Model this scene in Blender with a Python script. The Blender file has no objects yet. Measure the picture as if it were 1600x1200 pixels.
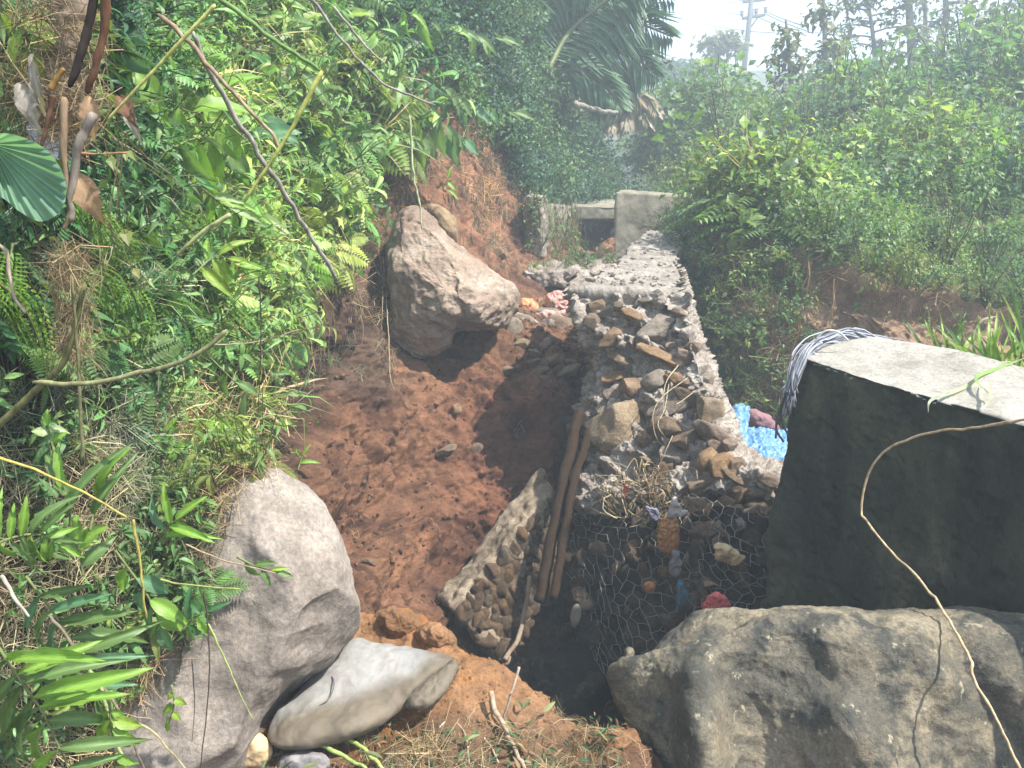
import bpy, bmesh, math, random
import numpy as np
random.seed(7); RNG = np.random.default_rng(11)
SC = bpy.context.scene
COL = SC.collection

# ------------------------------------------------------------ camera, sky, sun, exposure
PITCH = math.radians(14.7); FPX = 1256.0; CAMZ = 1.6
cam_d = bpy.data.cameras.new('camera'); cam = bpy.data.objects.new('camera', cam_d); COL.objects.link(cam)
cam.location = (0, 0, CAMZ); cam.rotation_euler = (math.radians(90) - PITCH, 0, 0)
cam_d.sensor_fit = 'HORIZONTAL'; cam_d.sensor_width = 36; cam_d.lens = 36 * FPX / 1600
cam_d.clip_start = 0.05; cam_d.clip_end = 2000
SC.camera = cam
SUN_DIR = np.array([0.52, -0.20, 0.83]); SUN_DIR /= np.linalg.norm(SUN_DIR)
world = bpy.data.worlds.new('World'); SC.world = world; world.use_nodes = True
nt = world.node_tree; nt.nodes.clear()
out = nt.nodes.new('ShaderNodeOutputWorld'); bg = nt.nodes.new('ShaderNodeBackground')
sky = nt.nodes.new('ShaderNodeTexSky'); sky.sky_type = 'NISHITA'; sky.sun_disc = False
sky.sun_elevation = math.asin(SUN_DIR[2]); sky.sun_rotation = math.atan2(SUN_DIR[0], SUN_DIR[1])
sky.air_density = 1.2; sky.dust_density = 1.5
tc = nt.nodes.new('ShaderNodeTexCoord'); mp = nt.nodes.new('ShaderNodeMapping')
mp.inputs['Scale'].default_value = (1.6, 1.6, 4.2); mp.inputs['Location'].default_value = (0.35, 0.2, 0.1)
cn = nt.nodes.new('ShaderNodeTexNoise'); cn.inputs['Scale'].default_value = 1.7; cn.inputs['Detail'].default_value = 7
cn.inputs['Roughness'].default_value = 0.55
cr = nt.nodes.new('ShaderNodeValToRGB'); cr.color_ramp.elements[0].position = 0.40; cr.color_ramp.elements[1].position = 0.56
cr.color_ramp.elements[0].color = (0.25, 0.25, 0.25, 1)
mx = nt.nodes.new('ShaderNodeMix'); mx.data_type = 'RGBA'; mx.inputs['B'].default_value = (3.3, 3.95, 4.9, 1)
nt.links.new(tc.outputs['Generated'], mp.inputs['Vector']); nt.links.new(mp.outputs[0], cn.inputs['Vector'])
nt.links.new(cn.outputs[0], cr.inputs[0]); nt.links.new(cr.outputs[0], mx.inputs['Factor'])
nt.links.new(sky.outputs[0], mx.inputs['A']); nt.links.new(mx.outputs['Result'], bg.inputs[0])
bg.inputs[1].default_value = 0.14
nt.links.new(bg.outputs[0], out.inputs[0])
sun_d = bpy.data.lights.new('sun', 'SUN'); sun_d.energy = 4.3; sun_d.angle = math.radians(0.6); sun_d.color = (1.0, 0.95, 0.86)
sun = bpy.data.objects.new('sun', sun_d); COL.objects.link(sun)
from mathutils import Vector, Matrix
sun.rotation_euler = Vector(SUN_DIR).to_track_quat('Z', 'Y').to_euler()
sun.location = (6, 2, 14)
SC.view_settings.view_transform = 'Standard'; SC.view_settings.look = 'None'
SC.view_settings.exposure = 1.5; SC.view_settings.gamma = 1.0; SC.view_settings.use_curve_mapping = False
SC.render.engine = 'CYCLES'
SC.cycles.max_bounces = 6; SC.cycles.transparent_max_bounces = 8; SC.cycles.volume_bounces = 0
SC.cycles.use_denoising = True

# ------------------------------------------------------------ helpers: pixels to points, noise, meshes
cP, sP = math.cos(PITCH), math.sin(PITCH)
def Q(px, py, Y=None, z=None):
    "a point of the place seen at photo pixel (px, py), at forward distance Y or at height z"
    u = (px - 800) / FPX; v = (600 - py) / FPX
    dy = cP + sP * v; dz = -sP + cP * v
    t = Y / dy if Y is not None else (z - CAMZ) / dz
    return (u * t, dy * t, CAMZ + dz * t)
def proj(P):
    P = np.asarray(P, float); y = P[..., 1]; zz = P[..., 2] - CAMZ
    f = y * cP - zz * sP; vv = y * sP + zz * cP
    f = np.where(f < 0.05, 0.05, f)
    return 800 + FPX * P[..., 0] / f, 600 - FPX * vv / f
_perm = RNG.permutation(256); _perm = np.concatenate([_perm] * 3)
_grad = RNG.normal(size=(256, 3)); _grad /= np.linalg.norm(_grad, axis=1, keepdims=True)
def perlin(P):
    i = np.floor(P).astype(int); f = P - i; i = i & 255
    u = f * f * f * (f * (f * 6 - 15) + 10); r = 0
    for a in (0, 1):
        wa = u[..., 0] if a else 1 - u[..., 0]
        for b in (0, 1):
            wb = u[..., 1] if b else 1 - u[..., 1]
            for c in (0, 1):
                wc = u[..., 2] if c else 1 - u[..., 2]
                h = _perm[_perm[_perm[(i[..., 0] + a) & 255] + ((i[..., 1] + b) & 255)] + ((i[..., 2] + c) & 255)]
                g = _grad[h]
                r = r + wa * wb * wc * (g[..., 0] * (f[..., 0] - a) + g[..., 1] * (f[..., 1] - b) + g[..., 2] * (f[..., 2] - c))
    return r * 1.6
def fbm(P, freq, octv=4, gain=0.5, seed=0.0, ridged=False):
    P = np.asarray(P, float); r = 0; a = 1.0
    for k in range(octv):
        n = perlin(P * freq + seed + 17.3 * k)
        r = r + a * ((0.35 - np.abs(n)) * 1.6 if ridged else n); a *= gain; freq *= 2.03
    return r
def smooth(x, a, b):
    t = np.clip((x - a) / (b - a), 0, 1); return t * t * (3 - 2 * t)

def make_mesh(name, V, F, mat=None, tint=None, smooth_shade=True, mat_idx=None):
    V = np.asarray(V, np.float32); me = bpy.data.meshes.new(name)
    if isinstance(F, np.ndarray): Fs = [F]
    else: Fs = [np.asarray(f) for f in F]
    Fs = [f for f in Fs if len(f)]
    loops = np.concatenate([f.ravel() for f in Fs]).astype(np.int32)
    cnt = np.concatenate([np.full(len(f), f.shape[1]) for f in Fs]).astype(np.int32)
    me.vertices.add(len(V)); me.vertices.foreach_set('co', V.ravel())
    me.loops.add(len(loops)); me.loops.foreach_set('vertex_index', loops)
    me.polygons.add(len(cnt)); st = np.concatenate([[0], np.cumsum(cnt)[:-1]]).astype(np.int32)
    me.polygons.foreach_set('loop_start', st); me.polygons.foreach_set('loop_total', cnt)
    me.polygons.foreach_set('use_smooth', np.full(len(cnt), smooth_shade))
    if tint is not None:
        at = me.color_attributes.new('tint', 'FLOAT_COLOR', 'POINT')
        t4 = np.ones((len(V), 4), np.float32); t4[:, :3] = tint; at.data.foreach_set('color', t4.ravel())
    me.update(calc_edges=True)
    if mat: 
        for m in (mat if isinstance(mat, list) else [mat]): me.materials.append(m)
    return me
def link(name, me, parent=None, loc=None, rot=None, scale=None):
    o = bpy.data.objects.new(name, me); COL.objects.link(o)
    if parent is not None: o.parent = parent
    if loc is not None: o.location = loc
    if rot is not None: o.rotation_euler = rot
    if scale is not None: o.scale = scale
    return o
def tag(o, label=None, cat=None, group=None, kind=None):
    if label: o['label'] = label
    if cat: o['category'] = cat
    if group: o['group'] = group
    if kind: o['kind'] = kind
    return o
def thing(name, label, cat, loc=(0, 0, 0), group=None):
    o = bpy.data.objects.new(name, None); COL.objects.link(o); o.location = loc; o.empty_display_size = 0.05
    return tag(o, label, cat, group)

def cr_matrix(n_ctrl, n_out, closed=False):
    M = np.zeros((n_out, n_ctrl))
    for k in range(n_out):
        t = k / n_out * n_ctrl if closed else k / (n_out - 1) * (n_ctrl - 1)
        i = int(min(t, n_ctrl - 1e-6)) if closed else int(min(t, n_ctrl - 1 - 1e-9)); f = t - i
        w = [-.5*f+f*f-.5*f**3, 1-2.5*f*f+1.5*f**3, .5*f+2*f*f-1.5*f**3, -.5*f*f+.5*f**3]
        for d in range(4):
            j = i + d - 1
            if closed: M[k, j % n_ctrl] += w[d]
            elif j < 0: M[k, 0] += 2*w[d]; M[k, 1] -= w[d]
            elif j >= n_ctrl: M[k, -1] += 2*w[d]; M[k, -2] -= w[d]
            else: M[k, j] += w[d]
    return M
def grid_faces(n, m, wrap=False):
    i, j = np.meshgrid(np.arange(n - 1), np.arange(m if wrap else m - 1), indexing='ij')
    j2 = (j + 1) % m
    return np.stack([i*m+j, i*m+j2, (i+1)*m+j2, (i+1)*m+j], -1).reshape(-1, 4)
def grid_normals(G):
    du = np.gradient(G, axis=0); dv = np.gradient(G, axis=1)
    N = np.cross(dv, du); N /= np.maximum(np.linalg.norm(N, axis=-1, keepdims=True), 1e-9); return N
def loft(ctrl, n, m):
    C = np.array(ctrl, float)
    A = cr_matrix(C.shape[0], n); B = cr_matrix(C.shape[1], m)
    return np.einsum('ni,ijk,mj->nmk', A, C, B)
def face_to(G, toward=(0, 0, 1.6)):
    N = grid_normals(G); c = np.asarray(toward) - G
    return N if (N * c).sum() > 0 else -N
def layers(P, spec, seed=0.0):
    d = np.zeros(np.asarray(P).shape[:-1])
    for s in spec:
        fr, amp, oc = s[0], s[1], s[2]; rg = len(s) > 3 and s[3]
        d = d + amp * fbm(P, fr, oc, 0.5, seed + fr, rg)
    return d
def sheet(name, ctrl, n, m, mat, spec, seed=0, toward=(0, 0, 1.6), tintf=None, parent=None, extra=None, up=False):
    G = loft(ctrl, n, m); N = face_to(G, toward)
    if up: N = np.where(N[..., 2:3] < 0, -N, N)
    G = G + N * layers(G, spec, seed)[..., None]
    if extra is not None: G = extra(G, N)
    F = grid_faces(n, m); N2 = grid_normals(G)
    if (N2 * N).sum() < 0: N2 = -N2
    tri_n = np.cross(G[0, 1] - G[0, 0], G[1, 0] - G[0, 0])
    if (np.cross(G[:-1, 1:] - G[:-1, :-1], G[1:, :-1] - G[:-1, :-1]) * N[:-1, :-1]).sum() < 0: F = F[:, ::-1]
    tint = tintf(G, N2).reshape(-1, 3) if tintf else None
    o = link(name, make_mesh(name, G.reshape(-1, 3), F, mat, tint), parent)
    return o, G, N2

def inflate(name, outline, Yf, tf, tb, mat, spec, seed=0, bumps=(), n=150, front=60, back=26, centre=None, power=0.8, parent=None, cuts=()):
    "closed stone-like body: silhouette outline at distance Yf(px,py), bulging tf towards us and tb away"
    O = np.array(outline, float); O2 = cr_matrix(len(O), n, True) @ O
    c = O2.mean(0) if centre is None else np.array(centre, float)
    rows = []
    def ring(r, d):
        p = c + (O2 - c) * r; dd = np.full(n, d)
        for b in bumps:
            if len(b) == 4: q = np.hypot(p[:, 0] - b[0], p[:, 1] - b[1]) / b[2]; dy = b[3]
            else:
                a = np.array(b[:2]); e = np.array(b[2:4]) - a; t = np.clip(((p - a) @ e) / (e @ e), 0, 1)
                q = np.linalg.norm(p - a - t[:, None] * e, axis=1) / b[4]; dy = b[5]
            if d >= 0: dd = dd + dy * np.exp(-q * q) * (1 - r ** 4)
        return np.array([Q(p[k, 0], p[k, 1], Yf(p[k, 0], p[k, 1]) - dd[k]) for k in range(n)])
    for k in range(front + 1):
        t = k / front; r = math.sin(t * math.pi / 2) ** power if t > 0 else 0.0
        rows.append(ring(r, tf * math.cos(t * math.pi / 2)))
    for k in range(1, back + 1):
        t = 1 - k / back; r = math.sin(t * math.pi / 2) ** power if t > 0 else 0.0
        rows.append(ring(r, -tb * math.cos(t * math.pi / 2)))
    G = np.array(rows); cen = G.mean((0, 1))
    for nn, fr_ in cuts:
        nn = np.array(nn, float); nn /= np.linalg.norm(nn); s_ = (G - cen) @ nn; G = G - nn * (np.maximum(s_ - fr_ * s_.max(), 0) * .85)[..., None]
    N = grid_normals(G)
    if (N * (G - cen)).sum() < 0: N = -N
    N[0] = N[1].mean(0); N[-1] = N[-2].mean(0)
    G = G + N * layers(G, spec, seed)[..., None]
    G[0] = G[0].mean(0); G[-1] = G[-1].mean(0)
    F = grid_faces(front + back + 1, n, True)
    fn = np.cross(G[20, 1] - G[20, 0], G[21, 0] - G[20, 0])
    if fn @ (G[20, 0] - cen) < 0: F = F[:, ::-1]
    o = link(name, make_mesh(name, G.reshape(-1, 3), F, mat), parent)
    return o, G, N

def hexblock(name, corners, res, mat, spec, rnd=(0.05, 0.05, 0.05), seed=0, parent=None, extra=None):
    "corners: 8 points, index = x + 2*y + 4*z (x left/right, y front/back, z bottom/top)"
    C = np.array(corners, float).reshape(2, 2, 2, 3)   # [z][y][x]
    V = []; F = []; off = 0
    for ax in range(3):
        for s in (-1, 1):
            n1, n2 = [res[k] for k in range(3) if k != ax]
            a, b = np.meshgrid(np.linspace(-1, 1, n1), np.linspace(-1, 1, n2), indexing='ij')
            q = np.zeros(a.shape + (3,)); o_ = [k for k in range(3) if k != ax]
            q[..., ax] = s; q[..., o_[0]] = a; q[..., o_[1]] = b
            V.append(q.reshape(-1, 3)); f = grid_faces(n1, n2) + off
            if (s > 0) == (ax == 1): f = f[:, ::-1]
            F.append(f[:, ::-1] if False else f); off += n1 * n2
    q = np.concatenate(V); F = np.concatenate(F)
    r = np.array(rnd); inner = np.clip(q, -(1 - r), 1 - r); d = (q - inner) / r
    L = np.linalg.norm(d, axis=1, keepdims=True); q = np.where(L > 1e-6, inner + d / np.maximum(L, 1e-6) * r, q)
    t = (q + 1) / 2; x, y, z = t[:, 0:1], t[:, 1:2], t[:, 2:3]
    P = 0
    for k in (0, 1):
        for j in (0, 1):
            for i in (0, 1):
                P = P + (x if i else 1-x) * (y if j else 1-y) * (z if k else 1-z) * C[k, j, i]
    # weld
    key = np.round(P * 5e4).astype(np.int64); _, idx, inv = np.unique(key, axis=0, return_index=True, return_inverse=True)
    inv = inv.ravel(); P = P[idx]; F = inv[F]
    nrm = np.zeros_like(P); fn = np.cross(P[F[:, 2]] - P[F[:, 0]], P[F[:, 3]] - P[F[:, 1]])
    cen = P.mean(0)
    if (fn * (P[F[:, 0]] - cen)).sum() < 0: pass
    out_ = ((P[F].mean(1) - cen) * fn).sum(1) < 0
    F[out_] = F[out_][:, ::-1]; fn[out_] *= -1
    for k in range(4): np.add.at(nrm, F[:, k], fn)
    nrm /= np.maximum(np.linalg.norm(nrm, axis=1, keepdims=True), 1e-12)
    P = P + nrm * layers(P, spec, seed)[:, None]
    if extra is not None: P = extra(P, nrm)
    return link(name, make_mesh(name, P, F, mat), parent)

def tube(points, radii, sides=6, closed_ends=True):
    P = np.array(points, float); n = len(P); T = np.gradient(P, axis=0); T /= np.maximum(np.linalg.norm(T, axis=1, keepdims=True), 1e-9)
    R = np.broadcast_to(np.array(radii, float), (n,)) if np.ndim(radii) else np.full(n, radii)
    a = np.array([0.31, 0.22, 0.93]); 
    A = np.cross(T, a); A /= np.maximum(np.linalg.norm(A, axis=1, keepdims=True), 1e-6); B = np.cross(T, A)
    ang = np.arange(sides) / sides * 2 * math.pi
    V = P[:, None] + R[:, None, None] * (np.cos(ang)[None, :, None] * A[:, None] + np.sin(ang)[None, :, None] * B[:, None])
    V = V.reshape(-1, 3); F4 = grid_faces(n, sides, True)
    F3 = np.zeros((0, 3), int)
    if closed_ends:
        V = np.concatenate([V, P[:1], P[-1:]]); k = np.arange(sides); k2 = (k + 1) % sides
        F3 = np.concatenate([np.stack([k2, k, np.full(sides, n*sides)], 1), np.stack([k + (n-1)*sides, k2 + (n-1)*sides, np.full(sides, n*sides+1)], 1)])
    return V, F4, F3
class Acc:
    def __init__(s): s.V = []; s.F4 = []; s.F3 = []; s.T = []; s.n = 0
    def add(s, V, F4=None, F3=None, tint=(1, 1, 1)):
        V = np.asarray(V, float); s.V.append(V)
        if F4 is not None and len(F4): s.F4.append(np.asarray(F4) + s.n)
        if F3 is not None and len(F3): s.F3.append(np.asarray(F3) + s.n)
        s.T.append(np.broadcast_to(np.asarray(tint, float), (len(V), 3))); s.n += len(V)
    def tube(s, pts, r, sides=5, tint=(1, 1, 1)):
        V, a, b = tube(pts, r, sides); s.add(V, a, b, tint)
    def arrays(s):
        V = np.concatenate(s.V); T = np.concatenate(s.T)
        F4 = np.concatenate(s.F4) if s.F4 else np.zeros((0, 4), int); F3 = np.concatenate(s.F3) if s.F3 else np.zeros((0, 3), int)
        return V, F4, F3, T
    def mesh(s, name, mat, sm=True):
        V, F4, F3, T = s.arrays(); return make_mesh(name, V, [F4, F3], mat, T, sm)
def spline(pts, n):
    P = np.array(pts, float); return cr_matrix(len(P), n) @ P

# ------------------------------------------------------------ materials
def new_mat(name):
    m = bpy.data.materials.new(name); m.use_nodes = True; nt = m.node_tree; nt.nodes.clear()
    o = nt.nodes.new('ShaderNodeOutputMaterial'); b = nt.nodes.new('ShaderNodeBsdfPrincipled')
    nt.links.new(b.outputs[0], o.inputs[0]); return m, nt, b, o
def noise_node(nt, vec, scale, detail=6, rough=0.6, dist=0.0):
    n = nt.nodes.new('ShaderNodeTexNoise'); n.inputs['Scale'].default_value = scale; n.inputs['Detail'].default_value = detail
    n.inputs['Roughness'].default_value = rough; n.inputs['Distortion'].default_value = dist
    if vec is not None: nt.links.new(vec, n.inputs['Vector'])
    return n.outputs[0]
def ramp(nt, val, stops):
    r = nt.nodes.new('ShaderNodeValToRGB'); e = r.color_ramp.elements
    while len(e) < len(stops): e.new(0.5)
    for k, (p, c) in enumerate(stops): e[k].position = p; e[k].color = (*c, 1) if len(c) == 3 else c
    nt.links.new(val, r.inputs[0]); return r.outputs[0]
def mixc(nt, f, a, b, mode='MIX'):
    m = nt.nodes.new('ShaderNodeMix'); m.data_type = 'RGBA'; m.blend_type = mode
    for s, k in ((f, 'Factor'), (a, 'A'), (b, 'B')):
        if isinstance(s, (int, float)): m.inputs[k].default_value = s
        elif isinstance(s, tuple): m.inputs[k].default_value = (*s, 1)
        else: nt.links.new(s, m.inputs[k])
    return m.outputs['Result']
def coords(nt, kind='Object', stretch=None):
    t = nt.nodes.new('ShaderNodeTexCoord')
    if stretch is None: return t.outputs[kind]
    m = nt.nodes.new('ShaderNodeMapping'); m.inputs['Scale'].default_value = stretch[:3]
    if len(stretch) > 3: m.inputs['Rotation'].default_value = stretch[3:]
    nt.links.new(t.outputs[kind], m.inputs['Vector']); return m.outputs[0]
def bump(nt, b, parts):
    last = None
    for val, strength, dist in parts:
        n = nt.nodes.new('ShaderNodeBump'); n.inputs['Strength'].default_value = strength; n.inputs['Distance'].default_value = dist
        nt.links.new(val, n.inputs['Height'])
        if last is not None: nt.links.new(last, n.inputs['Normal'])
        last = n.outputs[0]
    nt.links.new(last, b.inputs['Normal'])
def obj_random(nt):
    return nt.nodes.new('ShaderNodeObjectInfo').outputs['Random']
def attr_tint(nt):
    a = nt.nodes.new('ShaderNodeAttribute'); a.attribute_name = 'tint'; return a.outputs['Color']

def earth_mat(name, stops, patch=None, fine=60, rough=0.95, stretch=None, bumpd=0.012):
    m, nt, b, o = new_mat(name); v = coords(nt, 'Object', stretch)
    n1 = noise_node(nt, v, 2.3, 8, 0.65, 0.4); n2 = noise_node(nt, v, 14, 8, 0.7); n3 = noise_node(nt, v, fine, 5, 0.7)
    c = ramp(nt, n1, stops)
    c = mixc(nt, 0.75, c, ramp(nt, n2, [(0.3, (0.55, 0.55, 0.55)), (0.7, (1.4, 1.35, 1.3))]), 'MULTIPLY')
    c = mixc(nt, 0.6, c, ramp(nt, n3, [(0.3, (0.5, 0.5, 0.5)), (0.72, (1.5, 1.5, 1.5))]), 'MULTIPLY')
    if patch: 
        n4 = noise_node(nt, v, patch[0], 5, 0.6, 0.8); c = mixc(nt, ramp(nt, n4, [(patch[1], (0, 0, 0)), (patch[1] + 0.1, (1, 1, 1))]), c, patch[2])
    c = mixc(nt, 1.0, c, attr_tint(nt), 'MULTIPLY')
    nt.links.new(c, b.inputs['Base Color']); b.inputs['Roughness'].default_value = rough; b.inputs['Specular IOR Level'].default_value = 0.25
    bump(nt, b, [(n2, 0.6, bumpd * 2), (n3, 0.8, bumpd)])
    return m
def stone_mat(name, stops, scale=3.0, dark=None, fine=90, rough=0.85, rand=0.0, stretch=None, coord='Object', bumpd=0.006, hue=None):
    m, nt, b, o = new_mat(name); v = coords(nt, coord, stretch)
    n1 = noise_node(nt, v, scale, 7, 0.6, 0.6); n2 = noise_node(nt, v, scale * 5, 6, 0.7, 0.3); n3 = noise_node(nt, v, fine, 4, 0.75)
    c = ramp(nt, n1, stops)
    c = mixc(nt, 0.7, c, ramp(nt, n2, [(0.3, (0.68, 0.68, 0.7)), (0.7, (1.25, 1.25, 1.2))]), 'MULTIPLY')
    c = mixc(nt, 0.7, c, ramp(nt, n3, [(0.32, (0.5, 0.5, 0.5)), (0.7, (1.5, 1.5, 1.5))]), 'MULTIPLY')
    if dark:
        for sc, pos, col, wid in dark:
            n4 = noise_node(nt, v, sc, 8, 0.72, 0.15); c = mixc(nt, ramp(nt, n4, [(pos, (0, 0, 0)), (pos + wid, (1, 1, 1))]), c, col)
    if rand:
        r = obj_random(nt); c = mixc(nt, rand, c, ramp(nt, r, hue or [(0.0, (0.6, 0.5, 0.42)), (0.35, (1.0, 0.9, 0.8)), (0.6, (1.25, 0.95, 0.62)), (0.8, (0.8, 0.82, 0.86)), (1.0, (1.3, 1.2, 1.1))]), 'MULTIPLY')
    nt.links.new(c, b.inputs['Base Color']); b.inputs['Roughness'].default_value = rough; b.inputs['Specular IOR Level'].default_value = 0.3
    bump(nt, b, [(n2, 0.6, bumpd * 3), (n3, 0.7, bumpd)])
    return m
def leaf_mat(name, rough=0.45, trans=0.4, spec=0.4, gain=(1.0, 1.0, 1.0), rand=True):
    m, nt, b, o = new_mat(name); v = coords(nt, 'Object')
    c = attr_tint(nt)
    n = noise_node(nt, v, 9.0, 3, 0.6)
    c = mixc(nt, 0.8, c, ramp(nt, n, [(0.3, (0.7, 0.72, 0.7)), (0.7, (1.3, 1.25, 1.2))]), 'MULTIPLY')
    c = mixc(nt, 1.0, c, gain, 'MULTIPLY')
    nt.links.new(c, b.inputs['Base Color']); b.inputs['Roughness'].default_value = rough; b.inputs['Specular IOR Level'].default_value = spec
    t = nt.nodes.new('ShaderNodeBsdfTranslucent'); c2 = mixc(nt, 1.0, c, (1.3, 1.45, 0.75), 'MULTIPLY'); nt.links.new(c2, t.inputs[0])
    ms = nt.nodes.new('ShaderNodeMixShader'); ms.inputs[0].default_value = trans
    nt.links.new(b.outputs[0], ms.inputs[1]); nt.links.new(t.outputs[0], ms.inputs[2]); nt.links.new(ms.outputs[0], o.inputs[0])
    return m
def plain_mat(name, col, rough=0.7, spec=0.3, var=0.5, scale=12, use_tint=False, stretch=None, metallic=0.0, trans=0.0):
    m, nt, b, o = new_mat(name); v = coords(nt, 'Object', stretch)
    n = noise_node(nt, v, scale, 6, 0.65, 0.3)
    c = mixc(nt, var, col, ramp(nt, n, [(0.3, (0.45, 0.45, 0.45)), (0.7, (1.5, 1.5, 1.5))]), 'MULTIPLY')
    if use_tint: c = mixc(nt, 1.0, c, attr_tint(nt), 'MULTIPLY')
    nt.links.new(c, b.inputs['Base Color']); b.inputs['Roughness'].default_value = rough; b.inputs['Specular IOR Level'].default_value = spec
    b.inputs['Metallic'].default_value = metallic
    bump(nt, b, [(n, 0.4, 0.004)])
    if trans:
        t = nt.nodes.new('ShaderNodeBsdfTranslucent'); nt.links.new(c, t.inputs[0])
        ms = nt.nodes.new('ShaderNodeMixShader'); ms.inputs[0].default_value = trans
        nt.links.new(b.outputs[0], ms.inputs[1]); nt.links.new(t.outputs[0], ms.inputs[2]); nt.links.new(ms.outputs[0], o.inputs[0])
    return m

M_EARTH = earth_mat('red_earth', [(0.3, (0.065, 0.035, 0.022)), (0.45, (0.140, 0.076, 0.046)), (0.6, (0.21, 0.118, 0.070)), (0.75, (0.29, 0.175, 0.105))])
M_MOUND = earth_mat('orange_earth', [(0.3, (0.14, 0.068, 0.032)), (0.5, (0.25, 0.135, 0.065)), (0.62, (0.32, 0.18, 0.095)), (0.78, (0.40, 0.215, 0.075))], fine=90)
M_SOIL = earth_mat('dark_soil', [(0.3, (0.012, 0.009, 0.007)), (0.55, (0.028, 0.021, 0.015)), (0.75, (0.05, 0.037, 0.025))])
M_HILL = earth_mat('hill_soil', [(0.3, (0.05, 0.05, 0.02)), (0.55, (0.09, 0.10, 0.035)), (0.75, (0.16, 0.12, 0.06))])
M_CUT = earth_mat('cut_earth', [(0.3, (0.13, 0.08, 0.05)), (0.5, (0.25, 0.16, 0.10)), (0.75, (0.36, 0.25, 0.16))])
M_CONC = stone_mat('old_concrete', [(0.3, (0.15, 0.125, 0.105)), (0.5, (0.24, 0.21, 0.18)), (0.7, (0.34, 0.305, 0.27))], 4, dark=[(6, 0.60, (0.12, 0.10, 0.08), 0.2)], bumpd=0.005)
M_MORTAR = stone_mat('mortar_rubble', [(0.3, (0.13, 0.10, 0.082)), (0.5, (0.29, 0.245, 0.21)), (0.7, (0.42, 0.38, 0.33))], 7, dark=[(9, 0.58, (0.10, 0.075, 0.055), 0.12)], bumpd=0.009, fine=70)
M_BLOCK = stone_mat('shaded_mossy_concrete', [(0.33, (0.014, 0.019, 0.012)), (0.5, (0.046, 0.050, 0.029)), (0.66, (0.125, 0.108, 0.068))], 2.2, dark=[(3.0, 0.52, (0.020, 0.025, 0.019), 0.18), (1.4, 0.62, (0.12, 0.088, 0.055), 0.2)], bumpd=0.003, stretch=(1.3, 1.3, 0.8))  # the block faces' shade is in these dark tones, with moss patches
M_BOULDG = stone_mat('lichen_boulder', [(0.28, (0.036, 0.036, 0.030)), (0.45, (0.10, 0.09, 0.070)), (0.58, (0.19, 0.16, 0.11)), (0.75, (0.28, 0.24, 0.175))], 4.2, dark=[(6.0, 0.52, (0.045, 0.046, 0.040), 0.10), (22, 0.60, (0.30, 0.27, 0.19), 0.06), (3.1, 0.60, (0.32, 0.22, 0.12), 0.14), (9.0, .60, (.035, .038, .036), .08)], bumpd=0.006, fine=110)
M_BOULDL = stone_mat('grey_boulder', [(0.3, (0.145, 0.12, 0.102)), (0.5, (0.235, 0.20, 0.172)), (0.72, (0.31, 0.27, 0.235))], 3.5, dark=[(4.5, 0.55, (0.085, 0.08, 0.082), 0.14), (11, 0.62, (0.12, 0.115, 0.115), 0.07)], bumpd=0.003, fine=80)
M_BOULDS = stone_mat('tan_boulder', [(0.3, (0.18, 0.125, 0.092)), (0.5, (0.28, 0.21, 0.16)), (0.7, (0.37, 0.305, 0.25))], 2.2, dark=[(3.8, 0.60, (0.13, 0.11, 0.10), 0.12)], bumpd=0.008, fine=50, stretch=(1, 1, 2.6, 0, 0.35, 0))
M_STONE = stone_mat('rubble_stone', [(0.3, (0.15, 0.115, 0.09)), (0.5, (0.27, 0.215, 0.165)), (0.7, (0.38, 0.32, 0.26))], 2.2, rand=1.0, bumpd=0.02, fine=14)
M_DSTONE = stone_mat('river_stone', [(0.3, (0.06, 0.045, 0.033)), (0.5, (0.13, 0.095, 0.065)), (0.7, (0.24, 0.17, 0.11))], 2.2, rand=1.0, bumpd=0.02, fine=14)
M_PALE = stone_mat('pale_rubble', [(0.3, (0.20, 0.16, 0.125)), (0.5, (0.30, 0.25, 0.20)), (0.7, (0.41, 0.36, 0.30))], 2.2, rand=1.0, bumpd=0.02, fine=14, hue=[(0, (0.9, 0.75, 0.66)), (0.5, (1, 1, 1)), (0.8, (1.1, 0.9, 0.62)), (1, (1.05, 0.9, 0.85))])
M_LEAF = leaf_mat('leaf')
M_LEAFD = leaf_mat('dark_leaf', rough=0.5, trans=0.3)
M_DRY = leaf_mat('dry_leaf', rough=0.8, trans=0.25, spec=0.15)
M_STEM = plain_mat('stem', (1, 1, 1), 0.75, 0.25, 0.9, 45, True)
M_BARK = plain_mat('bark', (0.20, 0.15, 0.11), 0.9, 0.2, 0.8, 18, False, (1, 1, 0.25))
M_WIRE = plain_mat('galvanised_wire', (0.30, 0.29, 0.26), 0.45, 0.5, 0.5, 30, metallic=0.5)
# ------------------------------------------------------------ setting: ground, cliff, hill
def flatsheet(name, x0, x1, y0, y1, z, n, mat, amp):
    ctrl = [[(x, y, z) for x in (x0, x1)] for y in (y0, y1)]
    return sheet(name, ctrl, n, n, mat, amp, 3, tintf=lambda G, N: np.ones(G.shape), up=True)
WT = lambda G, N: np.ones(G.shape)
g_, _, _ = flatsheet('ground', -300, 300, -40, 500, -2.2, 60, M_HILL, [(0.02, 0.3, 2)]); tag(g_, kind='structure')
g2, PG_, PN_ = flatsheet('pit_floor', -1.5, 2.6, 2.2, 8.5, -1.55, 60, M_SOIL, [(1.1, 0.12, 4)]); tag(g2, kind='structure')

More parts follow.
